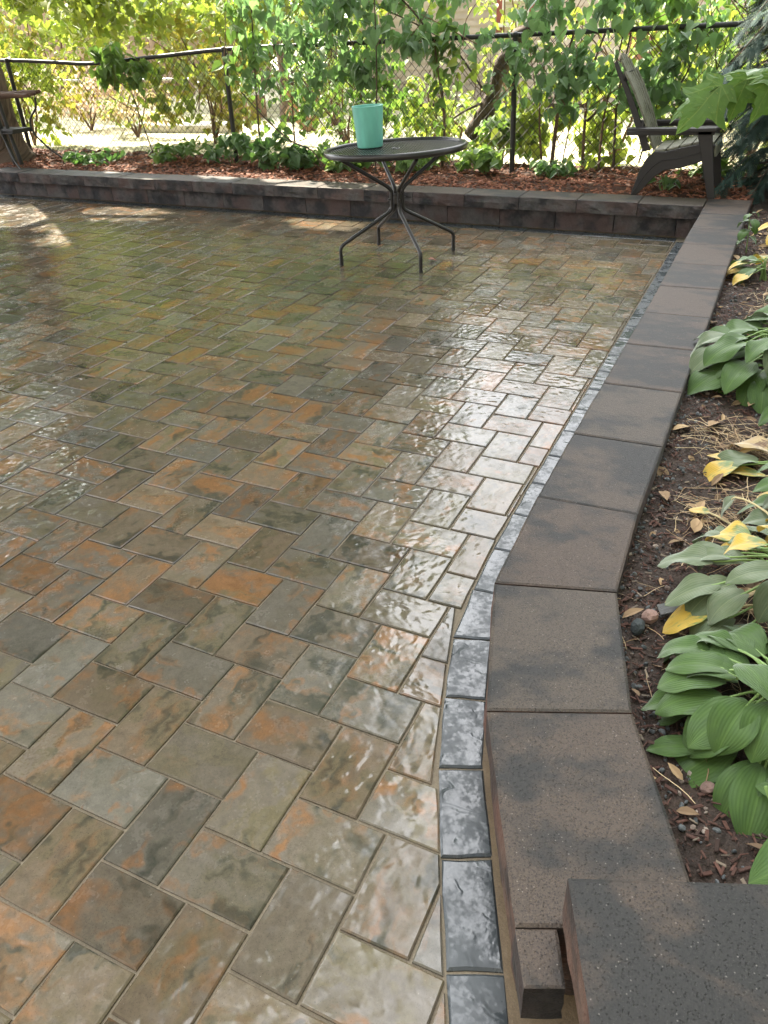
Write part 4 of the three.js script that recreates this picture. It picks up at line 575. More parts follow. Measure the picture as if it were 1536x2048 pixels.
// ------------------------------------------------------------------ metal stand with driftwood top at the left edge
{
  const s = thing('garden_stand', 'wrought iron stand with rough plank top at the left edge by the trunk', 'stand', [-6.75, 0.21, -5.05]);
  for (const [i, z] of [[0, 0.12], [1, -0.02], [2, -0.16]]) part('plank', limb([[-0.75, 0.725 + i * 0.004, z], [-0.3, 0.722, z + 0.01], [0.1, 0.730, z - 0.01], [0.50 - i * 0.07, 0.728 + 0.01 * i, z]], [0.034, 0.028, 0.030, 0.018], 9, 5, 0.35, 20 + i), M.wood, s);
  const leg = (x, z, r = 1) => limb([[x, 0.69, z], [x - 0.02 * r, 0.60, z], [x - 0.14 * r, 0.47, z * 0.9], [x - 0.14 * r, 0.36, z * 0.85], [x - 0.03 * r, 0.22, z], [x + 0.12 * r, 0.09, z * 1.3], [x + 0.30 * r, 0.015, z * 1.6]], [0.011], 7, 5);
  part('leg', leg(0.27, -0.16), M.blackPipe, s); part('leg', leg(0.06, 0.17, 0.7), M.blackPipe, s); part('leg', leg(-0.62, 0.17, -0.8), M.blackPipe, s); part('leg', leg(-0.62, -0.16, -0.8), M.blackPipe, s);
  part('shelf', merge([cbox(0.75, 0.03, 0.26, -0.25, 0.385, 0, 0.006), cbox(0.75, 0.012, 0.30, -0.25, 0.365, 0, 0.003)]), M.blackPipe, s);
  for (const x of [-0.06, -0.16]) part('upright', limb([[x - 0.04, 0.70, 0.02], [x, 0.35, 0.02], [x + 0.06, 0.03, 0.02]], [0.02, 0.02, 0.024], 8, 3), M.blackPipe, s);
}

// ------------------------------------------------------------------ neighbour's yard
{
  const h = thing('neighbour_house', 'beige clapboard house with a red trimmed window beyond the fence', 'house', [0, 0, -12.7]);
  const g = new GB(), x0 = -6.4, x1 = 4.2, ty = 3.0;
  for (let y = 0.16; y < ty; y += 0.105) { g.quad([x0, y, 0.022], [x1, y, 0.022], [x1, y + 0.105, 0.006], [x0, y + 0.105, 0.006], [x0, y], [x1, y], [x1, y + 0.1], [x0, y + 0.1]); g.quad([x0, y, 0.006], [x1, y, 0.006], [x1, y, 0.022], [x0, y, 0.022]); }
  part('siding', g.build(), M.siding, h);
  part('wall', box(x1 - x0 - 0.02, ty - 0.1, 5, (x0 + x1) / 2, ty / 2 + 0.1, -2.5), M.siding, h);
  part('foundation', box(x1 - x0 - 0.06, 0.30, 5, (x0 + x1) / 2, 0.02, -2.48), M.barkDark, h);
  part('corner_board', cbox(0.1, ty, 0.06, x0 + 0.02, ty / 2 + 0.12, 0.01), M.whiteTrim, h);
  part('eave', box(x1 - x0 + 0.6, 0.18, 5.8, (x0 + x1) / 2, ty + 0.12, -2.4), M.whiteTrim, h);
  const rf = new GB(); rf.quad([x0 - 0.3, ty + 0.2, 0.5], [x1 + 0.3, ty + 0.2, 0.5], [x1 + 0.3, ty + 1.9, -2.4], [x0 - 0.3, ty + 1.9, -2.4]); rf.quad([x0 - 0.3, ty + 1.9, -2.4], [x1 + 0.3, ty + 1.9, -2.4], [x1 + 0.3, ty + 0.2, -5.3], [x0 - 0.3, ty + 0.2, -5.3]); part('roof', rf.build(), M.roof, h);
  const win = (cx, yb, w, hh, red) => {
    const o = new THREE.Group(); o.name = numberedIn(h, 'window'); o.position.set(cx, yb, 0.03); h.add(o);
    part('frame', merge([cbox(0.09, hh + 0.25, 0.05, -w / 2 - 0.045, hh / 2, 0), cbox(0.09, hh + 0.25, 0.05, w / 2 + 0.045, hh / 2, 0), cbox(w + 0.25, 0.09, 0.054, 0, hh + 0.08, 0)]), red, o);
    part('sash', merge([cbox(0.045, hh, 0.04, -w / 2 + 0.022, hh / 2, 0.002), cbox(0.045, hh, 0.04, w / 2 - 0.022, hh / 2, 0.002), cbox(w, 0.05, 0.036, 0, hh - 0.025, 0.003), cbox(w - 0.09, 0.04, 0.038, 0, hh * 0.5, 0.003)]), M.whiteTrim, o);
    part('sill', cbox(w + 0.16, 0.06, 0.10, 0, -0.03, 0.03), M.whiteTrim, o);
    const bl = []; for (let y = 0.03; y < hh - 0.05; y += 0.045) bl.push(box(w - 0.1, 0.040, 0.004, 0, y + 0.02, -0.012, 0.35)); part('blind', merge(bl), M.blind, o);
  };
  win(-3.38, 1.34, 0.46, 0.62, M.redTrim);
  win(-1.15, 1.24, 0.62, 1.0, M.redTrim);
  part('panel', cbox(0.75, 0.62, 0.04, -1.12, 0.85, 0.035), M.brownPanel, h);
  part('panel_cap', cbox(0.85, 0.05, 0.09, -1.12, 1.185, 0.05), M.whiteTrim, h);
  const b = thing('tan_building', 'tan board sided building far behind the trees at the upper left', 'building', [-15.5, 0, -15]);
  const bs = []; for (let x = -3.2; x < 3.2; x += 0.2) bs.push(box(0.18, 3.6, 0.04, x, 1.9, 0.02)); part('siding', merge(bs), M.tanSiding, b);
  part('wall', box(6.4, 3.4, 4, 0, 1.8, -2.03), M.tanSiding, b); part('trim_board', cbox(6.6, 0.16, 0.08, 0, 1.02, 0.07), M.tanSiding, b);
  const r2 = new GB(); r2.quad([-3.6, 3.6, 0.4], [3.6, 3.6, 0.4], [3.6, 4.9, -2], [-3.6, 4.9, -2]); r2.quad([-3.6, 4.9, -2], [3.6, 4.9, -2], [3.6, 3.6, -4.4], [-3.6, 3.6, -4.4]); part('roof', r2.build(), M.roof, b);
  const f = thing('silver_fence', 'low silver wire fence with thin posts in the yard at the left', 'fence', [0, 0.05, -9.3]);
  for (const x of [-12.3, -10.6, -8.88, -7.44, -6.5]) part('post', limb([[x, 0, 0], [x, 0.40, 0], [x + 0.01, 0.80, 0]], [0.022], 8, 2), M.zinc, f);
  part('top_rail', limb([[-13, 0.76, 0], [-9.5, 0.755, 0], [-6.5, 0.75, 0]], [0.017], 8, 4), M.zinc, f);
  const wm = []; for (let k = 0; k < 64; k++) { const b2 = new GB(), x = -13 + k * 0.1; for (let j = 0; j < 8; j++) { const a = (j + k) % 2 ? 0.1 : 0, c = 0.1 - a, r = 0.003; b2.quad([x + a - r, j * 0.093, 0], [x + a + r, j * 0.093, 0], [x + c + r, (j + 1) * 0.093, 0.002], [x + c - r, (j + 1) * 0.093, 0.002]); } wm.push(b2.build()); } part('wire_mesh', merge(wm), M.zinc, f, 'stuff');
  const w = thing('pale_slab', 'long pale concrete slab lying in the sunlit yard left of the bare post', 'slab', [-7.5, 0.08, -9.0]); part('slab_body', cbox(1.7, 0.16, 0.35, 0, 0.06, 0, 0.02, 0.12), M.concrete, w);
  const bx = thing('storage_box', 'tan box with a rounded white lid standing in the yard behind the bare post', 'box', [-7.75, 0.05, -10.9]);
  part('box_body', cbox(0.72, 0.40, 0.5, 0, 0.2, 0, 0.02), M.tanBoard, bx); part('lid', extr([[-0.38, 0.40], [0.38, 0.40], [0.37, 0.47], [0.28, 0.54], [0.1, 0.575], [-0.1, 0.575], [-0.28, 0.54], [-0.37, 0.47]], -0.27, 0.27, 0.012), M.whiteTrim, bx);
  const bd = thing('leaning_boards', 'tan wooden boards leaning together in the yard left of the cup', 'boards', [-5.55, 0.05, -9.4]);
  for (const [x, z, l, rz, ry] of [[-0.15, 0, 0.75, 0.45, 0.3], [0.02, 0.05, 0.7, 0.15, -0.2], [0.12, -0.03, 0.62, -0.35, 0.1], [0.0, 0.12, 0.6, 0.9, 0.2]]) part('board', cbox(0.11, l, 0.025, x, l * 0.42 * Math.cos(rz), z, 0.004, ry, rz), M.tanBoard, bd);
}

// ------------------------------------------------------------------ dark spruce at the right
{
  const R = rng(91), t = thing('spruce_tree', 'dark blue-green spruce with drooping sprays at the right edge behind the wall corner', 'conifer', [1.22, 0.15, -5.75]);
  part('trunk', limb([[0, -0.1, 0], [0.02, 1.2, 0], [0, 3.2, 0]], [0.09, 0.07, 0.03], 9, 4, 0.1), M.barkDark, t);
  const spray = new GB(); for (let k = 0; k < 13; k++) { const x = k / 13, l = 0.26 * (1 - x * 0.55); for (const s of [1, -1]) for (const up of [0.10, -0.10]) { const w = 0.022; spray.tri([x, 0, 0], [x + w * 2, 0, 0], [x + l * 0.75, up * l * 3 - 0.04, s * l * 0.8]); } } spray.tri([0, 0, 0.012], [0, 0, -0.012], [1.05, -0.06, 0]);
  const list = [], br = [];
  for (let k = 0; k < 150; k++) {
    const y = 0.15 + 2.9 * (k / 150), a = k * 2.4 + R() * 0.5, l = (1.02 - 0.22 * y) * (0.70 + 0.45 * R()), e = [Math.cos(a) * l, y - 0.10 - 0.18 * l - 0.12 * R(), Math.sin(a) * l], m = [e[0] * 0.5, y + 0.06, e[2] * 0.5];
    br.push(limb([[0, y, 0], m, e], [0.012, 0.007, 0.003], 4, 3));
    const n = 15; for (let i = 2; i <= n; i++) { const u = i / n, q = 1 - u, p = V(2 * q * u * m[0] + u * u * e[0], q * q * y + 2 * q * u * m[1] + u * u * e[1], 2 * q * u * m[2] + u * u * e[2]); for (const s of [1, -1, 0]) list.push({ p: p.clone().add(V((R() - 0.5) * 0.05, (R() - 0.5) * 0.06, (R() - 0.5) * 0.05)), s: 0.12 + 0.11 * R(), yaw: -a + s * (0.7 + 0.4 * R()), pitch: -0.35 - 0.7 * R(), roll: (R() - 0.5) * 0.9, c: tint(R, [0.016, 0.040, 0.030], [0.045, 0.085, 0.066]) }); }
  }
  part('branches', merge(br), M.barkDark, t); leaves('needles', list, spray.build(), t, M.needle);
}
// ------------------------------------------------------------------ maple sapling whose branch hangs in from the right
function bigLeaf() {
  const half = [[0, 0.0], [-0.10, 0.10], [-0.07, 0.24], [0.03, 0.44], [0.10, 0.33], [0.19, 0.37], [0.30, 0.46], [0.41, 0.66], [0.47, 0.52], [0.47, 0.38], [0.50, 0.25], [0.60, 0.27], [0.70, 0.25], [0.74, 0.15], [0.84, 0.12], [1, 0]], b = new GB(), y = (x, z) => 0.10 * Math.abs(z) - 0.30 * x * x * 0.6 - 0.55 * z * z + 0.03 * Math.sin(9 * x + 5 * z), hub = (x) => Math.min(0.75, Math.max(0, x * 0.8));
  for (const s of [1, -1]) for (let i = 0; i < half.length - 1; i++) { const A = half[i], C = half[i + 1], h0 = hub(A[0]), h1 = hub(C[0]), P = (x, z) => [x, y(x, z * s), z * s], u = (x, z) => [x, 0.5 + z * s * 0.7]; const md = [(A[0] + h0) / 2, A[1] * 0.5], me = [(C[0] + h1) / 2, C[1] * 0.5];
    const f = (a, c, d, e) => (s > 0 ? b.quad(P(...a), P(...c), P(...d), P(...e), u(...a), u(...c), u(...d), u(...e)) : b.quad(P(...a), P(...e), P(...d), P(...c), u(...a), u(...e), u(...d), u(...c)));
    f([h0, 0], md, me, [h1, 0]); f(md, A, C, me); }
  return b.build();
}
{
  const t = thing('maple_sapling', 'leafy branch of big bright green lobed leaves hanging in from the right over the bed', 'sapling', [0, 0, 0]), g = bigLeaf();
  part('stem', limb([[1.95, 0.12, -0.55], [1.9, 0.8, -0.5], [1.85, 1.6, -0.5]], [0.022, 0.016, 0.010], 7, 4), M.stem, t);
  part('branch', limb([[1.87, 1.2, -0.5], [1.45, 1.36, -0.44], [1.10, 1.345, -0.43], [0.98, 1.335, -0.43], [0.91, 1.315, -0.42]], [0.008, 0.005, 0.0028, 0.002], 6, 4), M.petiole, t);
  const put = (base, tip, nrm, w = 1) => { const x = V(...tip).sub(V(...base)), l = x.length(); x.normalize(); const n = V(...nrm); n.addScaledVector(x, -n.dot(x)).normalize(); const z = V(0, 0, 0).crossVectors(x, n); const o = part('leaf', g, M.maple, t); o.matrixAutoUpdate = true; const m = new THREE.Matrix4().makeBasis(x, n, z); o.quaternion.setFromRotationMatrix(m); o.position.set(...base); o.scale.set(l, l, l * w); };
  put([0.925, 1.325, -0.42], [0.838, 1.232, -0.38], [0.15, 0.75, 0.65], 0.92);
  put([0.885, 1.315, -0.47], [0.805, 1.248, -0.46], [-0.25, 0.85, 0.4], 0.75);
  put([0.975, 1.338, -0.43], [0.957, 1.250, -0.40], [0.35, 0.45, 0.8], 0.95);
  put([1.01, 1.345, -0.44], [0.905, 1.352, -0.50], [0.05, 0.9, 0.45], 0.7);
  put([1.08, 1.35, -0.43], [0.985, 1.345, -0.36], [-0.15, 0.85, 0.5], 0.65);
  put([1.05, 1.335, -0.46], [0.995, 1.250, -0.42], [0.15, 0.8, 0.5], 0.8);
  put([1.12, 1.34, -0.43], [1.05, 1.262, -0.36], [0.4, 0.6, 0.6], 0.8);
  put([0.95, 1.33, -0.46], [0.912, 1.245, -0.50], [0.7, 0.5, 0.5], 0.6);
  put([1.03, 1.34, -0.40], [1.015, 1.262, -0.35], [0.6, 0.3, 0.7], 0.75);
  put([0.92, 1.32, -0.43], [0.862, 1.272, -0.49], [0.2, 0.9, 0.2], 0.7);
}

// ------------------------------------------------------------------ plantain lilies in the bed at the right
function blade(len, wid, e0, e1, { fold = 0.35, ruffle = 0.10, twist = 0, seed = 1 } = {}) {
  const N = 14, K = 8, pos = [], uv = [], idx = [], R = rng(seed), ph = R() * 6.3, f = 7 + R() * 4;
  let x = 0, y = 0; const sh = (t) => Math.max(0.0, Math.sin(Math.PI * Math.min(1, t * 0.93 + 0.07)) ** 0.8);
  for (let i = 0; i <= N; i++) {
    const t = i / N, a = lerp(e0, e1, t), w = wid / 2 * (i === N ? 0.004 : sh(t)), nx = -Math.sin(a), ny = Math.cos(a), tw = twist * t;
    for (let k = 0; k <= K; k++) {
      const s = k / K * 2 - 1, lift = fold * (1 - 0.6 * t) * Math.abs(s) * w - 0.35 * fold * s * s * w + ruffle * w * s * s * Math.sin(t * f + ph + (s > 0 ? 1.7 : 0)), z = s * w, zz = z * Math.cos(tw) - lift * Math.sin(tw), ll = lift * Math.cos(tw) + z * Math.sin(tw);
      pos.push(x + nx * ll, y + ny * ll, zz); uv.push(t, 0.5 + 0.5 * s * Math.max(0.15, sh(Math.min(0.97, t))));
    }
    x += Math.cos(a) * len / N; y += Math.sin(a) * len / N;
  }
  for (let i = 0; i < N; i++) for (let k = 0; k < K; k++) { const a = i * (K + 1) + k, b = a + K + 1; idx.push(a, a + 1, b, a + 1, b + 1, b); }
  const g = new THREE.BufferGeometry(); g.setAttribute('position', new THREE.Float32BufferAttribute(pos, 3)); g.setAttribute('uv', new THREE.Float32BufferAttribute(uv, 2)); g.setIndex(idx); g.computeVertexNormals(); return g;
}
const D = Math.PI / 180;
// one leaf on its stalk; az: 180 points at the patio, 90 towards the viewer
function lily(t, from, at, az, e0, e1, len, wid, mat, opt = {}, dry) {
  const g = blade(len, wid, e0 * D, e1 * D, opt), o = part('leaf', g, mat, t); o.position.set(...at); o.rotation.y = -az * D;
  const d = [Math.cos(az * D), Math.sin(az * D)], mid = [lerp(from[0], at[0], 0.5) - d[0] * 0.01, Math.max(from[1], at[1]) * 0.55 + 0.5 * at[1] + 0.01, lerp(from[2], at[2], 0.5) - d[1] * 0.01];
  part('petiole', limb([from, mid, at, [at[0] + d[0] * len * 0.12, at[1] + Math.sin(e0 * D) * len * 0.12 - 0.002, at[2] + d[1] * len * 0.12]], [0.0042, 0.003, 0.0024], 6, 4), dry ? M.petioleDry : M.petiole, t);
}
function clump(seed, label, x, z, y, n, az0, az1, rad, h, len, mats, extra, kind = 'plantain lily') {
  const R = rng(seed), t = thing('plantain_lily', label, kind, [x, y, z]);
  for (let i = 0; i < n; i++) {
    const az = lerp(az0, az1, (i + R()) / n), k = R(), r = rad * (0.35 + 0.65 * k), hh = h * (1.05 - 0.65 * k * k) * (0.7 + 0.5 * R()), m = mats[Math.floor(R() * mats.length)], l = len * (0.75 + 0.45 * R());
    lily(t, [(R() - 0.5) * 0.05, 0, (R() - 0.5) * 0.05], [Math.cos(az * D) * r, hh, Math.sin(az * D) * r], az + (R() - 0.5) * 40, 18 - 22 * k, -48 - 40 * R(), l, l * (0.52 + 0.16 * R()), m, { seed: seed * 31 + i, twist: (R() - 0.5) * 0.5, ruffle: 0.08 + 0.16 * R() });
  }
  extra?.(t, R);
  return t;
}
clump(101, 'small pale green and yellow lily with limp leaves by the far right wall', 1.12, -3.05, 0.17, 7, 120, 250, 0.13, 0.09, 0.16, [M.blade, M.bladeSick, M.bladePale], (t) => { lily(t, [0, 0, 0], [-0.10, 0.09, 0.03], 170, 5, -80, 0.15, 0.07, M.bladeSick); lily(t, [0, 0, 0], [-0.06, 0.07, 0.06], 130, 0, -75, 0.17, 0.08, M.blade); lily(t, [0, 0, 0], [-0.08, 0.06, 0.0], 150, -5, -70, 0.13, 0.07, M.blade); });
{
  const t = thing('bed_seedling', 'upright small green seedling leaning over the far end of the right wall', 'seedling', [0.975, 0.17, -3.60]), R = rng(103);
  part('stem', limb([[0.01, 0, 0], [0, 0.12, 0], [-0.015, 0.24, 0.02]], [0.004, 0.003, 0.002], 5, 3), M.petiole, t);
  for (const [y, az, l] of [[0.08, 160, 0.09], [0.10, 20, 0.08], [0.14, 120, 0.11], [0.15, 300, 0.10], [0.19, 200, 0.10], [0.20, 60, 0.10], [0.23, 140, 0.07], [0.24, 330, 0.06]]) { const o = part('leaf', blade(l, l * 0.6, 0.2, -1.5, { seed: az }), M.blade, t); o.position.set(0, y, 0.005); o.rotation.y = -az * D; }
}
clump(105, 'full green lily spilling over the right wall at mid length', 1.24, -1.62, 0.17, 34, 60, 300, 0.27, 0.17, 0.19, [M.blade, M.blade, M.blade, M.bladePale], (t) => {
  lily(t, [0, 0, 0], [-0.17, 0.13, 0.05], 165, -5, -62, 0.22, 0.085, M.blade, { seed: 3 }); lily(t, [0, 0, 0], [-0.15, 0.06, 0.17], 130, -15, -85, 0.19, 0.095, M.blade, { seed: 4 }); lily(t, [0, 0, 0], [-0.06, 0.10, 0.20], 110, -5, -80, 0.20, 0.10, M.blade, { seed: 5 }); lily(t, [0, 0, 0], [-0.17, 0.05, 0.09], 150, -20, -88, 0.16, 0.08, M.blade, { seed: 6 });
  lily(t, [0.1, 0, 0], [0.02, 0.2, -0.12], 190, 10, -30, 0.20, 0.08, M.blade, { seed: 7 });
});
clump(107, 'wilting pale lily with grey-green and yellow leaves among straw beside the wall', 1.36, -0.06, 0.17, 26, 90, 310, 0.26, 0.17, 0.13, [M.bladePale, M.bladePale, M.bladePale, M.bladeSick, M.blade], (t) => {
  lily(t, [0, 0, 0.08], [-0.21, 0.07, 0.18], 160, -15, -60, 0.13, 0.085, M.bladeSick, { seed: 13 }, 1); lily(t, [0, 0, 0], [-0.19, 0.13, 0.02], 180, 5, -70, 0.12, 0.06, M.bladePale, { seed: 14 }); lily(t, [0, 0, 0], [-0.15, 0.12, -0.05], 190, 0, -88, 0.12, 0.05, M.bladeSick, { seed: 15 });
  lily(t, [0, 0, 0], [-0.12, 0.10, 0.10], 165, -20, -95, 0.10, 0.05, M.bladeDry, { seed: 16 }, 1); lily(t, [0, 0, -0.1], [-0.26, 0.02, -0.36], 185, 0, -12, 0.06, 0.045, M.bladeSick, { seed: 17 }, 1); lily(t, [0, 0, -0.1], [-0.2, 0.10, -0.34], 170, -50, -92, 0.08, 0.06, M.bladePale, { seed: 18 }, 1);
  lily(t, [0, 0, -0.1], [-0.02, 0.20, -0.22], 200, 35, -50, 0.12, 0.07, M.bladePale, { seed: 19 }); lily(t, [0, 0, 0.05], [-0.08, 0.19, 0.13], 150, 20, -40, 0.14, 0.075, M.bladePale, { seed: 20 });
});
clump(116, 'drab green lily with limp outer leaves between the straw patches', 1.52, -0.42, 0.17, 20, 100, 280, 0.24, 0.17, 0.15, [M.blade, M.bladePale, M.bladeSick]);
clump(117, 'green lily leaning out of the right edge behind the full green one', 1.46, -2.35, 0.17, 18, 100, 270, 0.24, 0.18, 0.18, [M.blade, M.blade, M.bladePale]);
clump(109, 'yellowing limp lily lying on the soil above the wilted clump', 1.36, -0.78, 0.17, 6, 150, 260, 0.24, 0.05, 0.16, [M.bladeSick, M.bladePale, M.bladeDry], (t) => { lily(t, [0, 0, 0], [-0.14, 0.02, -0.02], 185, 0, -10, 0.17, 0.06, M.bladeSick, { seed: 23 }, 1); lily(t, [0, 0, 0], [-0.12, 0.015, 0.06], 180, 5, -14, 0.17, 0.06, M.bladeSick, { seed: 24 }, 1); lily(t, [0, 0, 0.1], [-0.02, 0.10, 0.12], 185, 15, -70, 0.16, 0.05, M.blade, { seed: 25 }); });
clump(111, 'glossy dark green lily crowding the wall where the caps bend', 1.32, 0.37, 0.165, 28, 90, 300, 0.20, 0.12, 0.14, [M.blade], (t) => {
  lily(t, [0, 0, 0], [-0.12, 0.115, 0.02], 170, 8, -60, 0.15, 0.10, M.blade, { seed: 33 }); lily(t, [0, 0, 0], [-0.06, 0.10, 0.10], 150, 5, -85, 0.17, 0.115, M.blade, { seed: 34, fold: 0.2 }); lily(t, [0, 0, 0], [-0.15, 0.045, 0.05], 175, -15, -75, 0.13, 0.08, M.blade, { seed: 35 }); lily(t, [0, 0, 0], [-0.08, 0.04, 0.13], 140, -10, -50, 0.16, 0.10, M.blade, { seed: 36 });
  lily(t, [0, 0, 0], [0.0, 0.06, 0.14], 105, -10, -88, 0.14, 0.085, M.blade, { seed: 37 }); lily(t, [0.05, 0, 0.2], [0.015, 0.17, 0.08], 250, 30, -30, 0.12, 0.075, M.bladePale, { seed: 38 }); lily(t, [0.06, 0, 0.25], [-0.035, 0.165, 0.10], 235, 20, -40, 0.13, 0.08, M.blade, { seed: 39 }); lily(t, [0, 0, 0], [-0.16, 0.09, -0.08], 190, 5, -80, 0.14, 0.08, M.blade, { seed: 40 });
  lily(t, [0, 0, 0], [-0.13, 0.02, 0.14], 165, 10, -35, 0.12, 0.06, M.blade, { seed: 41 });
});
clump(113, 'bright green lily leaf and cut stalks beside the crosswise cap stone', 1.47, 0.66, 0.16, 3, 120, 200, 0.1, 0.12, 0.15, [M.blade], (t) => {
  lily(t, [0.02, 0, 0.03], [-0.02, 0.05, 0.03], 145, 30, -35, 0.21, 0.13, M.blade, { seed: 45, fold: 0.2 }); lily(t, [0, 0, -0.1], [-0.06, 0.12, -0.08], 190, 15, -35, 0.12, 0.06, M.blade, { seed: 46 }); lily(t, [0, 0, -0.1], [-0.05, 0.19, -0.12], 170, 15, -35, 0.14, 0.085, M.bladePale, { seed: 47 });
  for (const [a, b] of [[[-0.12, 0.02, 0.0], [-0.175, 0.10, -0.035]], [[-0.13, 0.02, 0.01], [-0.15, 0.085, -0.02]], [[-0.11, 0.02, 0.01], [-0.128, 0.06, 0.0]]]) part('cut_stalk', limb([a, [lerp(a[0], b[0], 0.5), lerp(a[1], b[1], 0.45), lerp(a[2], b[2], 0.5)], b], [0.005, 0.004], 6, 3), M.petiole, t);
});
clump(115, 'mixed green and dry lily leaves by the spruce end of the bed', 1.30, -3.9, 0.17, 8, 100, 260, 0.2, 0.14, 0.17, [M.bladePale, M.bladeSick, M.bladeDry]);

clump(118, 'low tangle of small green and yellow leaves at the right edge above the straw', 1.40, -1.12, 0.17, 16, 90, 290, 0.2, 0.10, 0.12, [M.blade, M.bladeSick, M.bladePale, M.bladeDry]);
clump(119, 'yellow and green lily with bent leaves right of the leaning seedling', 1.42, -3.05, 0.17, 14, 90, 280, 0.2, 0.15, 0.16, [M.bladePale, M.blade, M.bladeSick]);
// ------------------------------------------------------------------ mulch, pebbles and litter
function scatter(name, label, cat, geo, mat, list) { const o = new THREE.InstancedMesh(geo, mat, list.length); shadows(o); o.name = numbered(name); list.forEach((l, i) => { Q.setFromEuler(E.set(l.r[0], l.r[1], l.r[2], 'YXZ')); o.setMatrixAt(i, Mx.compose(l.p, Q, l.s)); o.setColorAt(i, l.c); }); scene.add(o); return tag(o, label, cat, null, 'stuff'); }
{
  const R = rng(121), sl = new GB(), pr = [[-0.5, 0, -0.3], [0.42, 0.05, -0.5], [0.5, 0, 0.35], [-0.40, -0.05, 0.5]], up = pr.map((q) => [q[0] * 0.85, 0.5 + q[1], q[2] * 0.7]);
  sl.quad(up[0], up[3], up[2], up[1]); for (let i = 0; i < 4; i++) sl.quad(pr[i], up[i], up[(i + 1) % 4], pr[(i + 1) % 4]); const chip = sl.build();
  const back = [], side = [], peb = [], straw = [];
  for (let i = 0; i < 9500; i++) { const z = -4.87 - 1.4 * R() ** 1.1, x = -9.5 + 10.4 * R(), l = 0.018 + 0.045 * R() ** 2; back.push({ p: V(x, bedBack(x, z) + 0.004 + 0.012 * R(), z), r: [(R() - 0.5) * 0.9, R() * 6.3, (R() - 0.5) * 0.9], s: V(l, l * 0.3, l * (0.35 + 0.4 * R())), c: tint(R, [0.13, 0.048, 0.026], [0.27, 0.108, 0.058]) }); }
  for (let i = 0; i < 24000; i++) { const z = -4.85 + 5.9 * R(), x = wallOut(z) + 0.02 + 0.9 * R() ** 1.2, near = sst(-3, 0.5, z), l = (0.006 + 0.026 * R() ** 2.2); side.push({ p: V(x, bedSide(x, z) + 0.002 + 0.006 * R(), z), r: [(R() - 0.5) * 0.8, R() * 6.3, (R() - 0.5) * 0.8], s: V(l, Math.min(0.003, l * 0.2), l * (0.14 + 0.25 * R())), c: R() < 0.1 ? tint(R, [0.10, 0.08, 0.06], [0.18, 0.14, 0.10]) : tint(R, [0.022, 0.013, 0.009], [0.085, 0.036, 0.024]) }); }
  for (let i = 0; i < 1500; i++) { const z = -4.6 + 5.6 * R(), x = wallOut(z) + 0.04 + 0.14 * R() ** 1.5 + (R() < 0.25 ? 0.3 * R() : 0), l = 0.005 + 0.012 * R() ** 2.5; peb.push({ p: V(x, bedSide(x, z) + 0.003, z), r: [R() * 3, R() * 6.3, R() * 3], s: V(l, l * 0.6, l * 0.8), c: R() < 0.75 ? tint(R, [0.06, 0.068, 0.07], [0.13, 0.14, 0.14]) : tint(R, [0.20, 0.14, 0.11], [0.34, 0.28, 0.23]) }); }
  const patch = [[1.22, -0.95, 0.22, 0.14, 420], [1.25, -0.4, 0.22, 0.22, 330], [1.2, -2.45, 0.14, 0.30, 260], [1.22, -3.5, 0.16, 0.5, 260], [1.34, 0.15, 0.14, 0.2, 160], [1.1, 0.0, 0.2, 0.5, 60]];
  for (const [x, z, a, b, n] of patch) for (let i = 0; i < n; i++) { const px = x + (R() + R() - 1) * a * 1.3, pz = z + (R() + R() - 1) * b * 1.3, l = 0.05 + 0.09 * R(); straw.push({ p: V(px, bedSide(px, pz) + 0.006 + 0.02 * R() ** 2, pz), r: [(R() - 0.5) * 0.6, R() * 6.3, (R() - 0.5) * 0.5], s: V(l, l * 0.5, l * 0.5), c: tint(R, [0.20, 0.12, 0.06], [0.44, 0.34, 0.20]) }); }
  const dead = []; for (let i = 0; i < 420; i++) { const z = -4.8 + 5.7 * R(), x = wallOut(z) + 0.03 + 0.75 * R(), l = 0.025 + 0.055 * R(); dead.push({ p: V(x, bedSide(x, z) + 0.006 + 0.006 * R(), z), r: [(R() - 0.5) * 1.1, R() * 6.3, (R() - 0.5) * 1.1], s: V(l, l, l * (0.6 + 0.6 * R())), c: tint(R, [0.10, 0.060, 0.032], [0.34, 0.23, 0.12]) }); }
  scatter('dead_leaves', 'small crumpled brown leaves strewn over the planting bed', 'leaf litter', LEAF.oval, M.straw, dead);
  scatter('mulch_chips', 'reddish brown wood mulch along the foot of the fence', 'mulch', chip, M.chip, back);
  scatter('mulch_chips', 'dark brown bark mulch in the planting bed right of the wall', 'mulch', chip, M.chip, side);
  const rock = new THREE.IcosahedronGeometry(0.6, 1), rp = rock.attributes.position; for (let i = 0; i < rp.count; i++) { const k = 0.8 + 0.4 * vn(rp.getX(i) * 3 + 9, rp.getY(i) * 3 + rp.getZ(i) * 2 + 9, 64, 64, 3); rp.setXYZ(i, rp.getX(i) * k, rp.getY(i) * k, rp.getZ(i) * k); } rock.computeVertexNormals();
  scatter('pebbles', 'small blue-grey pebbles in the gap along the outer side of the right wall', 'pebbles', rock, M.stone, peb);
  const curl = new GB(); for (let k = 0; k < 5; k++) { const f = (t) => [t - 0.5, 0.05 * Math.sin(t * 3.6), 0.12 * Math.sin(t * 4 + 1)], a = f(k / 5), b = f((k + 1) / 5), w = 0.016; curl.quad([a[0], a[1], a[2] - w], [a[0], a[1] + 0.01, a[2] + w], [b[0], b[1] + 0.01, b[2] + w], [b[0], b[1], b[2] - w]); }
  scatter('dry_straw', 'tan dry stalks and shredded dead leaves lying in the planting bed', 'litter', curl.build(), M.straw, straw);
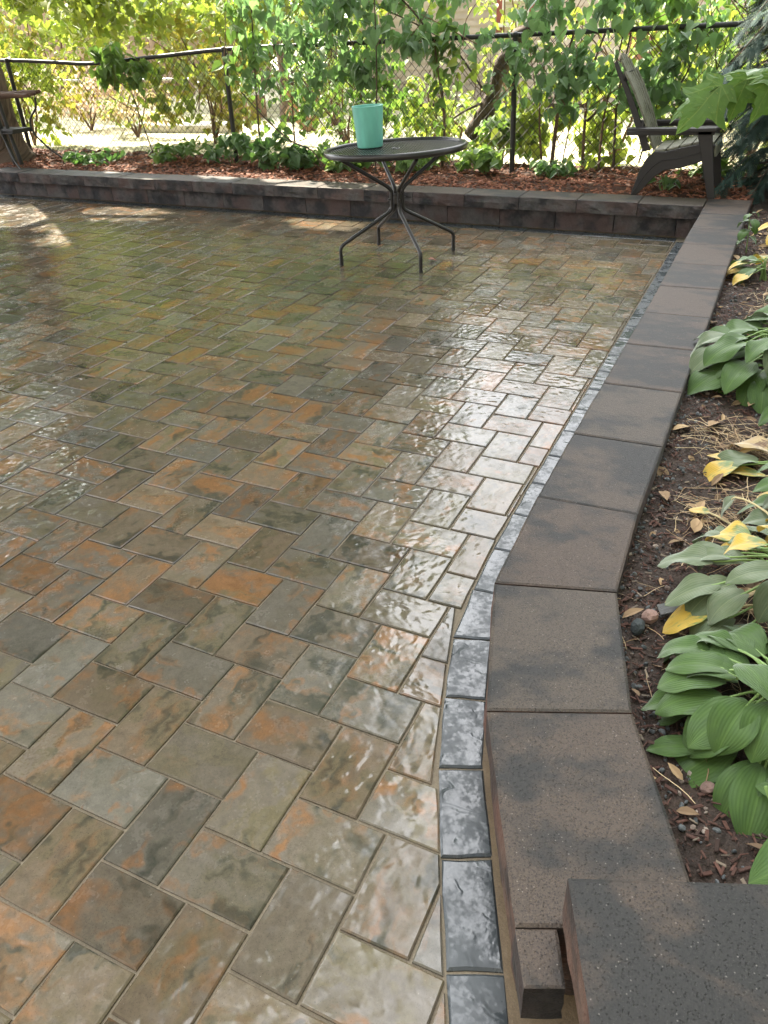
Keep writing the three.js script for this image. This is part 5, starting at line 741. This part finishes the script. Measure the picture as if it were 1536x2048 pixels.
  // larger single stones and fallen leaves
  const one = (name, label, cat, geo, mat, p, s, r) => { const o = part(name, geo, mat, scene); o.position.set(...p); o.scale.set(...s); o.rotation.set(...r); return tag(o, label, cat); };
  const mat = (r, g, b) => MS({ color: RGB(r, g, b), map: T.greyMottle, roughness: 0.75, bumpMap: T.lump, bumpScale: 0.002 });
  one('stone', 'rounded pinkish stone beside the wall just above the orange and yellow leaf', 'stone', rock, mat(0.32, 0.20, 0.16), [1.015, 0.183, 0.125], [0.036, 0.028, 0.032], [0.3, 0.4, 0.2]);
  one('stone', 'dark stone wedged against the wall below the pinkish stone', 'stone', rock, mat(0.035, 0.045, 0.045), [0.995, 0.180, 0.175], [0.040, 0.026, 0.030], [0.1, 1.4, 0.4]);
  one('stone', 'flat grey slate shard behind the pinkish stone', 'stone', box(1, 0.2, 0.8), mat(0.13, 0.13, 0.125), [1.055, 0.192, 0.085], [0.050, 0.03, 0.04], [0.25, 0.5, 0.1]);
  one('stone', 'small brown stone on bare soil by the crosswise cap stone', 'stone', rock, mat(0.24, 0.15, 0.12), [1.205, 0.178, 0.60], [0.026, 0.016, 0.022], [0.2, 0.4, 0.2]);
  one('stone', 'flat reddish stone in the soil corner behind the crosswise cap stone', 'stone', rock, mat(0.22, 0.12, 0.095), [1.262, 0.172, 0.815], [0.030, 0.014, 0.024], [0.1, 0.9, 0.2]);
  const yl = MP({ color: RGB(0.55, 0.36, 0.04), roughness: 0.95, transmission: 0.2, thickness: 0, side: THREE.DoubleSide }), big = bigLeaf();
  one('fallen_leaf', 'yellow maple leaf lying on the lily that spills over the wall', 'leaf', big, yl, [1.19, 0.345, -1.98], [0.10, 0.10, 0.10], [0.3, 0.6, 0.1]);
  one('fallen_leaf', 'dry brown curled leaf standing in the soil behind the full green lily', 'leaf', LEAF.oval, MS({ color: RGB(0.42, 0.22, 0.12), roughness: 0.9, side: THREE.DoubleSide }), [1.08, 0.18, -2.02], [0.13, 0.13, 0.10], [0.9, 1.2, 1.1]);
  one('fallen_leaf', 'small red-brown leaf on the wet pavers right of the table legs', 'leaf', LEAF.lobed, MS({ color: RGB(0.20, 0.06, 0.02), roughness: 0.6, side: THREE.DoubleSide }), [-1.08, 0.012, -3.45], [0.06, 0.06, 0.06], [0, 0.5, 0]);
}

// unseen house wall added behind the camera to keep off the low sky there
{
  const h = thing('added_house_wall', 'unseen grey sided house wall added behind the viewer to block the low sky', 'house', [-2, 0, 4.6]), g = [];
  for (let y = 0.3; y < 5; y += 0.2) g.push(box(13, 0.19, 0.02, 0, y, -0.01 - 0.004 * (y % 0.4)));
  part('siding', merge(g), MS({ color: RGB(0.35, 0.34, 0.32), roughness: 0.7 }), h); part('wall', box(13, 5.2, 0.3, 0, 2.6, 0.17), M.siding, h); part('eave', box(13.6, 0.2, 1.0, 0, 5.25, 0), M.whiteTrim, h);
}
renderer.render(scene, camera);
